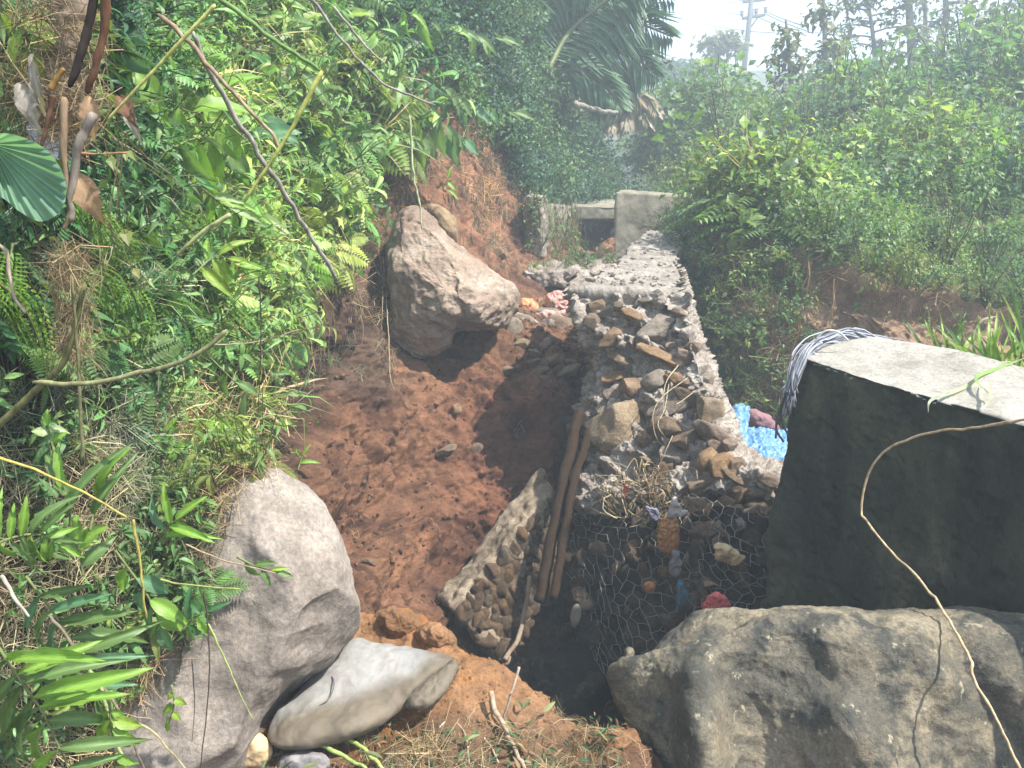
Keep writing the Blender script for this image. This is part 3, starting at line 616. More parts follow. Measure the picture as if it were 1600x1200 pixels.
# stones seen in the torn end: px, py, width, height
STN = [(952, 492, 34, 20), (988, 492, 30, 22), (965, 478, 16, 12), (1030, 512, 62, 48), (958, 528, 40, 34), (1010, 470, 22, 14), (1062, 490, 22, 16),
 (968, 560, 50, 26), (1030, 556, 60, 26), (1068, 560, 34, 26), (960, 590, 36, 26), (988, 607, 46, 44), (1028, 598, 40, 34), (956, 618, 24, 30), (1060, 600, 40, 28),
 (966, 672, 82, 92), (1048, 640, 62, 36), (1085, 625, 54, 30), (1110, 645, 52, 44), (1045, 675, 56, 44), (1012, 690, 32, 30), (1112, 680, 54, 36), (1075, 690, 44, 30), (1122, 700, 30, 30),
 (1068, 716, 70, 52), (1112, 722, 44, 36), (1130, 738, 52, 50), (1010, 722, 30, 22), (1040, 735, 40, 30), (1160, 750, 60, 26), (1095, 760, 50, 22), (1175, 768, 50, 24), (1070, 600, 22, 16), (1100, 595, 40, 30),
 (932, 480, 30, 20), (925, 505, 22, 26), (1000, 540, 26, 18), (1050, 545, 24, 16), (1084, 545, 26, 20), (945, 640, 22, 16), (1020, 640, 30, 26), (990, 650, 26, 18), (1140, 700, 26, 24), (1150, 728, 30, 22),
 (1200, 752, 36, 22), (1190, 775, 40, 20), (1050, 770, 46, 18), (1012, 758, 34, 18)]
gx, gy = proj(WG); flat = np.stack([gx.ravel(), gy.ravel()], 1); WGf = WG.reshape(-1, 3)
for k, (a, b_, w, h) in enumerate(STN):
    i = np.argmin((flat[:, 0] - a) ** 2 + (flat[:, 1] - b_) ** 2 + WGf[:, 1] * 3); Y = WGf[i, 1]
    put_rock(a, b_, Y - .025, w, h, 'p' if k % 3 == 0 and k > 1 else 'r', wall, inset=.45)
    wall.children[-1].location = Vector(wall.children[-1].location) - wall.location

# ------------------------------------------------------------ fallen wall slab leaning in the pit
slab = thing('fallen_slab', 'fallen wall slab with cobbled face leaning in the dark pit beside wooden poles', 'wall slab', (-.2, 4.0, -.9))
a1, b1, c1, d1 = Q(704, 946, 3.72), Q(864, 764, 4.32), Q(868, 900, 4.15), Q(790, 1040, 3.62)
a2, b2, c2, d2 = Q(682, 930, 3.95), Q(846, 728, 4.62), Q(850, 880, 4.7), Q(760, 1010, 4.0)
o = hexblock('slab_body', [d1, c1, d2, c2, a1, b1, a2, b2], (90, 24, 70), stone_mat('slab_mortar', [(.3, (.10, .075, .05)), (.5, (.22, .17, .12)), (.7, (.36, .29, .21))], 7, bumpd=.01), [(3, .025, 3), (9, .02, 3), (30, .006, 3)], (.04, .12, .06), 4); unparent_fix(o, slab)
rs = np.random.default_rng(5)
def bil(u, v): return (np.array(a1) * (1-u) + np.array(b1) * u) * (1 - v) + (np.array(d1) * (1-u) + np.array(c1) * u) * v
for i in range(13):
    for j in range(8):
        u = (i + .5 + rs.uniform(-.3, .3)) / 13; v = .06 + (j + .5 + rs.uniform(-.3, .3)) / 8 * .95; p = bil(u, v)
        s = rs.uniform(.035, .062) * (.75 + .5 * (1 - abs(u - .4)))
        ob = link('stone', ROCK['d'][rs.integers(6)], slab, tuple(p - np.array(slab.location)), tuple(rs.uniform(-3, 3, 3)), (s, s * .7, s * .9))

# ------------------------------------------------------------ wooden poles in the pit
M_POLE = plain_mat('weathered_pole', (.030, .019, .012), .95, .05, .9, 60, False, (1, 1, .15))
for pts, r, lab in (([Q(905, 645, 4.62), Q(882, 740, 4.22), Q(862, 840, 3.92), Q(843, 940, 3.68)], .032, 'brown wooden pole leaning in the pit, the left one against the slab'),
                    ([Q(920, 665, 4.5), Q(896, 760, 4.10), Q(878, 860, 3.82), Q(864, 935, 3.64)], .024, 'brown wooden pole in the pit, right of the longer one'),
                    ([Q(826, 900, 3.9), Q(818, 960, 3.75), Q(808, 1000, 3.62), Q(790, 1030, 3.5)], .012, 'short pale forked root hanging below the cobbled slab')):
    P = spline(pts, 40); P = P + np.stack([fbm(P, 5, 2, seed=1), fbm(P, 5, 2, seed=5), 0 * P[:, 0]], 1) * .012
    R = r * (1 + .12 * fbm(P, 12, 2)); V, f4, f3 = tube(P, R, 14)
    o = link('wooden_pole' if r > .015 else 'dead_root', make_mesh('pole', V, [f4, f3], M_POLE if r > .015 else M_BARK)); tag(o, lab, 'pole' if r > .015 else 'root')

# ------------------------------------------------------------ gabion: wire cage over river stones
gab = thing('gabion', 'wire mesh gabion full of shade-darkened stones under the broken wall', 'gabion', (1.0, 3.6, -.9))
GC = [[(.42, 5.4, -.25), Q(885, 690, 4.35), Q(955, 738, 4.02), Q(1050, 768, 3.82), Q(1130, 788, 3.68), Q(1222, 800, 3.55), (1.7, 3.8, -.35)],
      [(.35, 5.3, -.6), Q(868, 800, 4.15), Q(948, 830, 3.85), Q(1040, 850, 3.64), Q(1130, 862, 3.48), Q(1230, 872, 3.36), (1.7, 3.7, -.6)],
      [(.30, 5.2, -.9), Q(868, 900, 3.9), Q(930, 920, 3.68), Q(1030, 932, 3.46), Q(1120, 942, 3.32), Q(1230, 948, 3.25), (1.7, 3.6, -.9)],
      [(.25, 5.0, -1.2), Q(880, 985, 3.62), Q(940, 1040, 3.40), Q(1020, 1035, 3.26), Q(1100, 1015, 3.2), Q(1230, 1010, 3.15), (1.7, 3.5, -1.2)],
      [(.25, 4.8, -1.7), Q(905, 1070, 3.38), Q(955, 1130, 3.2), Q(1040, 1120, 3.12), Q(1110, 1090, 3.1), Q(1230, 1080, 3.1), (1.7, 3.4, -1.6)]]
GC = [[(p[0] + (.0, .05, .03, .01, 0, 0, 0)[k], p[1] + (.3, .42, .32, .16, .03, 0, 0)[k], p[2]) for k, p in enumerate(r)] for r in GC]
back = [[(p[0], p[1] + .16, p[2]) for p in r] for r in GC]
M_FILL = earth_mat('shaded_pit_soil', [(0.3, (0.012, 0.009, 0.007)), (0.55, (0.03, 0.021, 0.014)), (0.75, (0.07, 0.045, 0.028))])  # near-black soil: the deep shade behind the stones is in its colour
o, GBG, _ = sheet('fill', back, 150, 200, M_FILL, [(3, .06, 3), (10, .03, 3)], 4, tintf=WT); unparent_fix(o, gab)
GW = loft(GC, 100, 220)
rs = np.random.default_rng(8)
for k in range(230):
    i, j = rs.integers(2, 96), (rs.integers(95, 190) if k < 140 else rs.integers(32, 120))
    if i > 60 and j > 120 and rs.random() < .5: continue
    p = GW[i, j] + np.array([0, rs.uniform(.07, .17), 0]); s = rs.uniform(.035, .085)
    ob = link('stone', ROCK['g' if (k >= 140 or rs.random() < .45) else 'd'][rs.integers(6)], gab, tuple(p - np.array(gab.location)), tuple(rs.uniform(-3, 3, 3)), (s * 1.1, s * .9, s * .8))  # stones on the left all take the shade-darkened copy
for (a, b_, w, h) in ((1155, 820, 70, 34), (1180, 800, 30, 20), (1135, 830, 60, 30), (1195, 835, 40, 30), (1192, 930, 44, 32), (1085, 880, 50, 36), (1120, 905, 40, 30), (1170, 880, 40, 26), (1205, 870, 30, 30), (1150, 935, 40, 24), (1105, 835, 50, 30), (1075, 920, 44, 34), (985, 880, 26, 40), (932, 860, 30, 26), (905, 935, 24, 34), (1010, 810, 40, 30), (970, 905, 30, 60), (1085, 790, 50, 22), (1040, 890, 34, 24)):
    put_rock(a, b_, 3.62 if a > 1060 else 3.95, w, h, 'r', gab); gab.children[-1].location = Vector(gab.children[-1].location) - gab.location
# hexagonal wire mesh draped over it
def wire_net(name, ctrl, cell, rad, size, parent, jit=.12):
    nU, nV = 160, 200; G = loft(ctrl, nU, nV)
    G = G + .04 * np.stack([fbm(G, 2.5, 2, seed=3), fbm(G, 2.5, 2, seed=6), fbm(G, 2.5, 2, seed=9)], -1)
    W_, H_ = size; acc = Acc(); s = cell / 1.732; pts = {}; edges = set()
    def at(x, y):
        u = y / H_ * (nU - 1); v = x / W_ * (nV - 1); i = int(min(max(u, 0), nU - 1.001)); j = int(min(max(v, 0), nV - 1.001)); fu = min(max(u - i, 0), 1); fv = min(max(v - j, 0), 1)
        return (G[i, j] * (1-fu) + G[i+1, j] * fu) * (1-fv) + (G[i, j+1] * (1-fu) + G[i+1, j+1] * fu) * fv
    rs = np.random.default_rng(3)
    for r in range(int(H_ / (1.5 * s)) + 1):
        for c_ in range(int(W_ / cell) + 1):
            cx = c_ * cell + (cell / 2 if r % 2 else 0); cy = r * 1.5 * s
            ring = []
            for k in range(6):
                a = math.radians(60 * k + 30); x, y = cx + s * math.cos(a), cy + s * math.sin(a); key = (round(x / cell * 4), round(y / s * 4))
                if key not in pts: pts[key] = (x + rs.uniform(-jit, jit) * cell, y + rs.uniform(-jit, jit) * cell)
                ring.append(key)
            for k in range(6): edges.add(tuple(sorted((ring[k], ring[(k+1) % 6]))))
    for a, b_ in edges:
        (x1, y1), (x2, y2) = pts[a], pts[b_]
        if min(x1, x2) < 0 or max(x1, x2) > W_ or min(y1, y2) < 0 or max(y1, y2) > H_: continue
        if rs.random() < .05: continue
        p, q = at(x1, y1), at(x2, y2); vert = abs(x1 - x2) < .3 * cell
        acc.tube([p, (p + q) / 2 + rs.uniform(-1, 1, 3) * cell * .03, q], rad * (1.5 if vert else 1), 4)
    o = link(name, acc.mesh(name, M_WIRE)); unparent_fix(o, parent); return o
wire_net('wire_mesh', [[tuple(np.array(p) + np.array([0, -.02, 0])) for p in r[1:6]] for r in GC], .078, .0012, (1.45, 1.35), gab, .2)

# ------------------------------------------------------------ far structures of the old channel
def far_block(name, lab, cat, cs, res, m, spec, rnd, seed=1):
    root = tag(hexblock(name, cs, res, m, spec, rnd, seed), lab, cat); return root
M_FARC = stone_mat('stained_concrete', [(.3, (.13, .12, .09)), (.5, (.22, .20, .15)), (.7, (.30, .27, .21))], 1.5, dark=[(1.1, .6, (.09, .08, .06), .3)], bumpd=.006)
far_block('concrete_block', 'stained square concrete block standing behind the end of the broken wall', 'concrete block',
  [Q(958, 440, 9.7), Q(1084, 440, 9.9), Q(975, 435, 10.9), Q(1108, 430, 10.7), Q(962, 300, 9.7), Q(1086, 308, 9.9), Q(982, 298, 10.9), Q(1104, 304, 10.7)], (80, 50, 80), M_FARC, [(1, .02, 3), (5, .01, 3)], (.03, .03, .03))
far_block('concrete_pier', 'narrow concrete pier with exposed stones at the foot of the far cliff', 'pier',
  [Q(822, 400, 9.0), Q(848, 402, 8.9), Q(832, 395, 9.9), Q(858, 395, 9.9), Q(820, 306, 9.0), Q(845, 308, 8.9), Q(830, 306, 9.9), Q(855, 307, 9.9)], (30, 30, 80), M_MORTAR, [(3, .03, 3), (10, .02, 3)], (.06, .06, .03), 4)
far_block('channel_wall', 'mossy plastered channel wall half hidden by hanging weeds in the gully', 'wall',
  [Q(848, 412, 9.4), Q(905, 405, 11.8), Q(840, 400, 9.8), Q(895, 400, 12.2), Q(848, 318, 9.4), Q(905, 325, 11.8), Q(840, 318, 9.8), Q(895, 322, 12.2)], (30, 60, 60), M_FARC, [(2, .03, 3), (8, .02, 3)], (.05, .05, .03), 5)
far_block('lintel', 'weathered concrete beam bridging the dark culvert opening', 'beam',
  [Q(893, 343, 11.3), Q(966, 343, 11.3), Q(893, 338, 13.2), Q(972, 338, 13.2), Q(893, 322, 11.3), Q(966, 322, 11.3), Q(893, 310, 13.2), Q(972, 310, 13.2)], (60, 20, 20), M_FARC, [(3, .02, 3)], (.03, .1, .1), 6)
far_block('culvert_floor', 'overhanging broken concrete channel slab capped with wilted weeds', 'slab',
  [Q(822, 448, 8.0), Q(960, 452, 7.8), Q(800, 440, 9.6), Q(960, 440, 9.6), Q(818, 425, 8.0), Q(962, 422, 7.9), Q(812, 412, 9.6), Q(975, 408, 9.6)], (90, 50, 20), M_MORTAR, [(2, .06, 3), (6, .05, 3), (20, .01, 3)], (.05, .06, .2), 7)

# clods and stones stuck in the slip face
cx_, cy_ = proj(CG)
def on_cliff(a, b_):
    d2 = (cx_ - a) ** 2 + (cy_ - b_) ** 2; i = np.unravel_index(np.argmin(d2), d2.shape); return CG[i], CN[i]
# rubble in the gully, each stone for itself
GRAV = [(822, 478, 26, 14), (845, 492, 40, 14), (815, 500, 30, 14), (880, 515, 56, 34), (858, 508, 26, 20), (905, 505, 30, 26), (850, 540, 34, 12), (870, 548, 40, 14), (895, 545, 36, 16), (838, 552, 26, 10), (860, 562, 34, 12), (885, 566, 36, 12), (912, 558, 34, 24), (842, 578, 32, 16), (876, 586, 50, 20), (905, 580, 26, 16), (800, 520, 26, 34), (815, 540, 20, 14), (895, 535, 24, 12), (838, 516, 22, 12), (868, 534, 20, 10), (920, 530, 26, 20), (908, 600, 24, 18), (856, 592, 20, 10), (900, 522, 30, 12), (835, 565, 20, 8), (872, 575, 22, 9), (848, 526, 24, 10), (890, 496, 22, 14)]
WHERE = ['left end of the rubble strip', 'upper rubble of the gully', 'lower rubble of the gully', 'foot of the broken wall']
pos = ['under the pink sack', 'near the tan boulder', 'at the dark wall foot', 'on the red soil edge', 'in the middle of the strip']
ORD = ['first', 'second', 'third', 'fourth', 'fifth', 'sixth', 'seventh', 'eighth', 'ninth', 'tenth', 'eleventh', 'twelfth', 'thirteenth', 'fourteenth', 'fifteenth']
def band_labels(items, cuts, rows, what):
    out = {}
    for r in range(len(cuts) + 1):
        ids = sorted([k for k, it in enumerate(items) if sum(it[1] >= c for c in cuts) == r], key=lambda k: items[k][0])
        for q, k in enumerate(ids): out[k] = what(k, ORD[q], rows[r])
    return out
GL = band_labels(GRAV, [505, 530, 555], ['top row just below the sacks', 'second row down', 'third row down', 'lowest row near the red soil'], lambda k, o, r: f"{'wide pale slab-like' if GRAV[k][2] > 2.2 * GRAV[k][3] else 'blocky pale'} rubble stone, {o} from left in the {r}")
for k, (a, b_, w, h) in enumerate(GRAV):
    o = put_rock(a, b_, min(6.0 + (590 - b_) * .012, on_cliff(a, b_)[0][1] - .03), w * 1.15, h * 1.25, 'p', None, 'rubble_stone', inset=.2)
    tag(o, GL[k], 'stone', 'pale rubble stones in the gully')
for (a, b_, w, h, lab) in ((745, 702, 18, 16, 'small tan stone with a flat face stuck in the red slip face'), (697, 706, 30, 18, 'wide brown stone half buried in the red slip face'), (712, 640, 16, 18, 'narrow brown stone in the slip face below the tan boulder'), (780, 400, 22, 24, 'pale stone in orange soil left of the pier'), (575, 880, 22, 14, 'dull brown stone low in the slip face'), (790, 580, 26, 18, 'brown stone at the lip of the rubble')):
    p, n = on_cliff(a, b_); o = put_rock(a, b_, p[1] - .02, w, h, 'r', None, 'stone'); tag(o, lab, 'stone')

far_block('culvert_back', 'back wall coloured dark for the shade inside the culvert opening', 'wall',
  [Q(880, 425, 12.3), Q(975, 425, 12.3), Q(880, 420, 12.9), Q(975, 420, 12.9), Q(880, 336, 12.3), Q(975, 336, 12.3), Q(880, 334, 12.9), Q(975, 334, 12.9)], (40, 14, 40), stone_mat('shade_dark_stone', [(.3, (.012, .012, .010)), (.5, (.025, .024, .02)), (.7, (.05, .045, .035))], 3), [(2, .05, 3)], (.03, .1, .1), 8)  # added wall, near-black so the culvert opening reads as deep shade
# ------------------------------------------------------------ plants: leaf and plant builders
def frame(d, nrm):
    d = np.asarray(d, float); d = d / np.linalg.norm(d); nrm = np.asarray(nrm, float)
    x = np.cross(d, nrm); L = np.linalg.norm(x); x = x / L if L > 1e-6 else np.array([1., 0, 0]); n = np.cross(x, d)
    return x, d, n
SHAPES = {'lance': [(0, .06), (.12, .55), (.3, .95), (.5, 1), (.7, .75), (.87, .38), (1, 0)],
          'heart': [(0, .35), (.06, .85), (.22, 1), (.45, .86), (.68, .52), (.86, .22), (1, 0)],
          'broad': [(0, .05), (.15, .6), (.35, 1), (.58, .95), (.78, .6), (.92, .24), (1, 0)],
          'strap': [(0, .6), (.15, .9), (.4, 1), (.6, .95), (.8, .65), (.93, .3), (1, 0)]}
def leaf_arrays(shape='lance', curl=.25, fold=.25, wav=.04, seed=0, serr=0.0, sub=2):
    "leaf of length 1 along +y, half width 1 (scaled later), normal +z"
    rs = np.random.default_rng(seed); st = np.array(SHAPES[shape]); ts = np.linspace(0, 1, 6 * sub + 1); ws = np.interp(ts, st[:, 0], st[:, 1])
    V = []; F = []
    for k, (t, w) in enumerate(zip(ts, ws)):
        z = -curl * t * t; y = t * (1 - .15 * curl * t)
        w2 = w * (1 + serr * (1 if k % 2 else -1))
        for s in (-1, -.5, 0, .5, 1):
            V.append((s * w2, y + (.0 if abs(s) < 1 else serr * .04), z + fold * abs(s) * w * .25 + wav * rs.uniform(-1, 1) * (abs(s) == 1)))
    F = grid_faces(len(ts), 5)[:, ::-1]
    return np.array(V), F
def leaf_obj_mesh(name, shape, aspect, tint, mat, **kw):
    V, F = leaf_arrays(shape, **kw); V = V * np.array([aspect, 1, 1]); T = np.tile(np.array(tint, float), (len(V), 1))
    T[np.arange(len(V)) % 5 == 2] *= 1.5
    return make_mesh(name, V, F, mat, T)
def leaf_lo(acc, base, d, nrm, L, Wd_, tint, droop=.3):
    "cheap folded leaf of four triangles"
    x, y, n = frame(d, nrm); b = np.asarray(base, float); dn_ = np.array([0, 0, -1.0])
    mid = b + y * L * .45 + n * L * .03; tip = b + y * L * .93 + dn_ * L * droop
    l = b + y * L * .42 - x * Wd_ * .5 + n * L * .08 ; r = b + y * L * .42 + x * Wd_ * .5 + n * L * .08
    acc.add(np.array([b, l, mid, r, tip]), None, np.array([[0, 2, 1], [0, 3, 2], [1, 2, 4], [2, 3, 4]]), tint)
def leaf_mid(acc, base, d, nrm, L, Wd_, tint, droop=.3, shape='lance', serr=0, seed=0):
    V, F = leaf_arrays(shape, droop, .3, .02, seed, serr, 1); x, y, n = frame(d, nrm)
    P = np.asarray(base) + V[:, :1] * Wd_ * .5 * x + V[:, 1:2] * L * y + V[:, 2:3] * L * n
    acc.add(P, F, None, tint)
G1 = np.array([.080, .145, .045]); G2 = np.array([.115, .195, .062]); G3 = np.array([.055, .11, .055]); G4 = np.array([.19, .235, .065]); STRAW = np.array([.42, .32, .19]); BROWN = np.array([.13, .075, .04])
def jit(c, rs, a=.25): return np.asarray(c) * (1 + rs.uniform(-a, a)) * (1 + rs.uniform(-.08, .08, 3))

def weed(seed, n=22, H=1.0, leafL=.16, asp=.32, col=G1, branches=3, lod=0, droop=.35, shape='lance'):
    rs = np.random.default_rng(seed); acc = Acc()
    for b in range(branches):
        az = rs.uniform(0, 6.28); lean = rs.uniform(.05, .5); h = H * rs.uniform(.6, 1); st = [np.array([0, 0, 0.])]
        for k in range(1, 5): st.append(np.array([math.cos(az) * lean * h * (k/4)**1.5, math.sin(az) * lean * h * (k/4)**1.5, h * k / 4]) + rs.normal(size=3) * .02 * H)
        st = np.array(st); acc.tube(st, np.linspace(.012, .004, 5) * H, 3, np.array([.12, .13, .05]) * rs.uniform(.6, 1.2))
        P = spline(st, 30)
        for k in range(n // branches):
            t = rs.uniform(.15, 1); p = P[int(t * 29)]; a = rs.uniform(0, 6.28); d = np.array([math.cos(a), math.sin(a), rs.uniform(-.3, .6)])
            L = leafL * rs.uniform(.6, 1.2) * (1.15 - .5 * t); c = jit(col, rs)
            if rs.random() < .05: c = jit(G4, rs)
            (leaf_lo if lod == 0 else lambda *a_, **k_: leaf_mid(*a_, shape=shape, seed=k, **k_))(acc, p, d, (rs.uniform(-.3, .3), rs.uniform(-.3, .3), 1), L, L * asp * 1.3, c, droop * rs.uniform(.4, 1.3))
    return acc.arrays()
def bush(seed, n=60, R=.5, leafL=.10, asp=.45, col=G1, squash=.8):
    rs = np.random.default_rng(seed); acc = Acc()
    for k in range(5):
        a = rs.uniform(0, 6.28); e = np.array([math.cos(a) * R * .6, math.sin(a) * R * .6, R * rs.uniform(.7, 1.5)]); acc.tube([np.zeros(3), e * .5 + rs.normal(size=3) * .05 * R, e], [.02 * R, .012 * R, .006 * R], 3, np.array([.10, .08, .05]))
    lumps = [(rs.normal(size=3) * R * .38 * np.array([1, 1, squash]) + np.array([0, 0, R * .8]), R * rs.uniform(.28, .5)) for _ in range(6)]
    for k in range(n):
        c0, r0 = lumps[rs.integers(6)]; d = rs.normal(size=3); d /= np.linalg.norm(d); p = c0 + d * r0 * rs.uniform(.6, 1.05)
        L = leafL * rs.uniform(.6, 1.25); leaf_lo(acc, p, d + np.array([0, 0, -.1]), (rs.uniform(-.5, .5), rs.uniform(-.5, .5), 1), L, L * asp * 1.3, jit(col, rs), rs.uniform(0, .4))
    return acc.arrays()
def fern(seed, fronds=6, L=.6, pin=16, col=G2, pl=.16, asp=.24, lod=0):
    rs = np.random.default_rng(seed); acc = Acc()
    for f in range(fronds):
        az = f / fronds * 6.28 + rs.uniform(-.4, .4); h = rs.uniform(.4, 1.1); D = np.array([math.cos(az), math.sin(az), 0])
        t = np.linspace(0, 1, 9); P = D * (t * L * .85)[:, None] + np.array([0, 0, 1]) * ((h * t - 1.1 * h * t ** 2.2) * L * .8)[:, None]; P += rs.normal(size=3) * .03 * L * t[:, None]
        acc.tube(P, np.linspace(.007, .002, 9) * L, 3, np.array([.13, .13, .05])); T = np.gradient(P, axis=0); c = jit(col, rs)
        for k in range(pin):
            u = .14 + .84 * k / pin; i = min(int(u * 8), 7); p = P[i] + (P[i+1] - P[i]) * (u * 8 - i); tt = T[i] / np.linalg.norm(T[i]); side = np.cross(tt, [0, 0, 1.0]); side /= max(np.linalg.norm(side), 1e-6)
            for s in (-1, 1):
                l = pl * L * 1.6 * math.sin(math.pi * (u * .85 + .12)) ** .8
                leaf_lo(acc, p, side * s + tt * .45 + np.array([0, 0, -.15]), (0, 0, 1), l, max(l * asp * 1.3, .012 * L), c * rs.uniform(.8, 1.15), .12)
    return acc.arrays()
def grass(seed, n=14, H=.5, w=.012, col=G2, spread=.5, dry=.2):
    rs = np.random.default_rng(seed); acc = Acc()
    for k in range(n):
        az = rs.uniform(0, 6.28); D = np.array([math.cos(az), math.sin(az), 0]); h = H * rs.uniform(.5, 1.1); sp = spread * rs.uniform(.3, 1.2) * h; base = rs.normal(size=3) * .04 * H * np.array([1, 1, 0])
        t = np.array([0, .35, .7, 1.0]); P = base + D * (sp * t ** 1.8)[:, None] + np.array([0, 0, 1]) * (h * (t - .45 * t ** 3))[:, None]
        x = np.cross(D, [0, 0, 1]); ww = np.array([1, .9, .6, .0]) * w * rs.uniform(.7, 1.3)
        V = np.stack([P - x * ww[:, None], P + x * ww[:, None]], 1).reshape(-1, 3); F = np.array([[0, 1, 3, 2], [2, 3, 5, 4], [4, 5, 7, 6]])
        acc.add(V, F, None, jit(STRAW if rs.random() < dry else col, rs))
    return acc.arrays()
def hang(seed, n=10, H=.6, leafL=.05, col=G1, dead=.3, strands=4, asp=.5):
    "hanging roots and creepers with a few leaves"
    rs = np.random.default_rng(seed); acc = Acc()
    for s in range(strands):
        h = H * rs.uniform(.4, 1.1); x0 = rs.normal(size=3) * .06 * H; x0[1] = abs(x0[1]); t = np.linspace(0, 1, 7); P = x0 + np.stack([.06 * H * np.sin(t * rs.uniform(2, 6) + rs.uniform(0, 6)), .03 * H * np.sin(t * 5 + rs.uniform(0, 6)), -h * t], 1)
        dd = rs.random() < dead; acc.tube(P, np.linspace(.0045, .002, 7) * (H ** .5), 3, jit(STRAW * .6 if dd else np.array([.12, .12, .05]), rs))
        for k in range(0 if dd else n // strands + 1):
            p = P[rs.integers(1, 7)]; a = rs.uniform(0, 6.28); l = leafL * rs.uniform(.6, 1.3); leaf_lo(acc, p, (math.cos(a), -abs(math.sin(a)), -.6), (0, -.8, .6), l, l * asp * 1.3, jit(col, rs), .3)
    return acc.arrays()
def straws(seed, n=16, L=.5, flat=.3):
    rs = np.random.default_rng(seed); acc = Acc()
    for k in range(n):
        d = rs.normal(size=3); d[2] *= flat; d /= np.linalg.norm(d); l = L * rs.uniform(.3, 1); c = rs.normal(size=3) * .12 * L; c[2] = abs(c[2]) * .6
        acc.tube([c - d * l / 2, c + rs.normal(size=3) * .05 * L + np.array([0, 0, .05 * L]), c + d * l / 2], .004 * L * rs.uniform(.5, 1.6), 3, jit(STRAW * rs.choice([1, .7, .45]), rs, .3))
    return acc.arrays()

def scatter(name, variants, P, scale, mat, seed=0, tilt=.25, hue=None, axes=None):
    "one joined mass of ground cover: variants[k] = arrays; P points"
    rs = np.random.default_rng(seed); Vs, F4s, F3s, Ts = [], [], [], []; off = 0; which = rs.integers(0, len(variants), len(P))
    for k, (V, F4, F3, T) in enumerate(variants):
        idx = np.where(which == k)[0]; m = len(idx)
        if not m: continue
        az = rs.uniform(0, 2 * math.pi, m); ca, sa = np.cos(az), np.sin(az); R = np.zeros((m, 3, 3)); R[:, 0, 0] = ca; R[:, 0, 1] = -sa; R[:, 1, 0] = sa; R[:, 1, 1] = ca; R[:, 2, 2] = 1
        up = np.tile([0., 0, 1], (m, 1)) if axes is None else axes[idx].copy()
        up = up + rs.normal(size=(m, 3)) * tilt; up /= np.linalg.norm(up, axis=1, keepdims=True)
        x = np.cross(np.tile([0.13, 1., .07], (m, 1)), up); x /= np.linalg.norm(x, axis=1, keepdims=True); y = np.cross(up, x); Bm = np.stack([x, y, up], -1)
        M = np.einsum('mij,mjk->mik', Bm, R) * scale[idx][:, None, None]
        Vt = np.einsum('mij,vj->mvi', M, V) + P[idx][:, None]; nv = len(V)
        hm = np.ones((m, 3)) if hue is None else hue[idx]
        Vs.append(Vt.reshape(-1, 3)); Ts.append((T[None] * hm[:, None] * rs.uniform(.75, 1.25, (m, 1, 1))).reshape(-1, 3)); o_ = (off + np.arange(m) * nv)[:, None, None]
        if len(F4): F4s.append((F4[None] + o_).reshape(-1, 4))
        if len(F3): F3s.append((F3[None] + o_).reshape(-1, 3))
        off += m * nv
    F = [np.concatenate(F4s) if F4s else np.zeros((0, 4), int), np.concatenate(F3s) if F3s else np.zeros((0, 3), int)]
    o = link(name, make_mesh(name, np.concatenate(Vs), F, mat, np.clip(np.concatenate(Ts), 0, 1), False)); tag(o, kind='stuff')
    return o
def pick(G, N, n, maskf, seed=0):
    rs = np.random.default_rng(seed); px, py = proj(G); w = np.clip(maskf(px, py, G), 0, None); a = np.linalg.norm(np.cross(np.diff(G, axis=0)[:, :-1], np.diff(G, axis=1)[:-1]), axis=-1)
    Yd = np.maximum(np.linalg.norm(G[:-1, :-1] - np.array([0, 0, 1.6]), axis=-1), .5); w = w[:-1, :-1] * a / Yd ** 1.75
    p = w.ravel() / w.sum(); i = rs.choice(len(p), n, p=p); I, J = np.unravel_index(i, w.shape)
    f, g = rs.random((n, 1)), rs.random((n, 1)); P = G[I, J] + (G[I+1, J] - G[I, J]) * f + (G[I, J+1] - G[I, J]) * g
    return P, N[I, J]
def box(px, py, x0, x1, y0, y1, s=15): return smooth(px, x0 - s, x0 + s) * (1 - smooth(px, x1 - s, x1 + s)) * smooth(py, y0 - s, y0 + s) * (1 - smooth(py, y1 - s, y1 + s))

# ------------------------------------------------------------ mass vegetation
VB = [-400, 0, 120, 200, 260, 330, 400, 470, 560, 660, 740, 800, 900, 1000, 1100, 1300]
VX = [1400, 1300, 700, 625, 570, 520, 470, 430, 405, 395, 375, 345, 290, 250, 215, 160]
def bank_mask(px, py, G): 
    e = np.interp(py, VB, VX) + 45 * fbm(G, 3.0, 3, seed=60)
    return (1 - smooth(px, e - 12, e + 12)) * (G[..., 1] < 7.2)
def centre_mask(px, py, G):
    lo = np.interp(py, [-400, 0, 120, 190, 250, 300, 340, 400], [500, 560, 660, 735, 770, 795, 830, 1400]) + 30 * fbm(G, 1.5, 3, seed=61)
    return smooth(px, lo - 10, lo + 10) * (G[..., 1] > 6.0)
def hs(P, s, a=.2): 
    n = fbm(P, .55, 3, seed=s); n2 = fbm(P, 1.9, 2, seed=s + 3); w = (n * .9 + n2 * .5)[:, None]
    return np.clip(1.12 + w * np.array([1.0, .6, .3]), .5, 2.2)

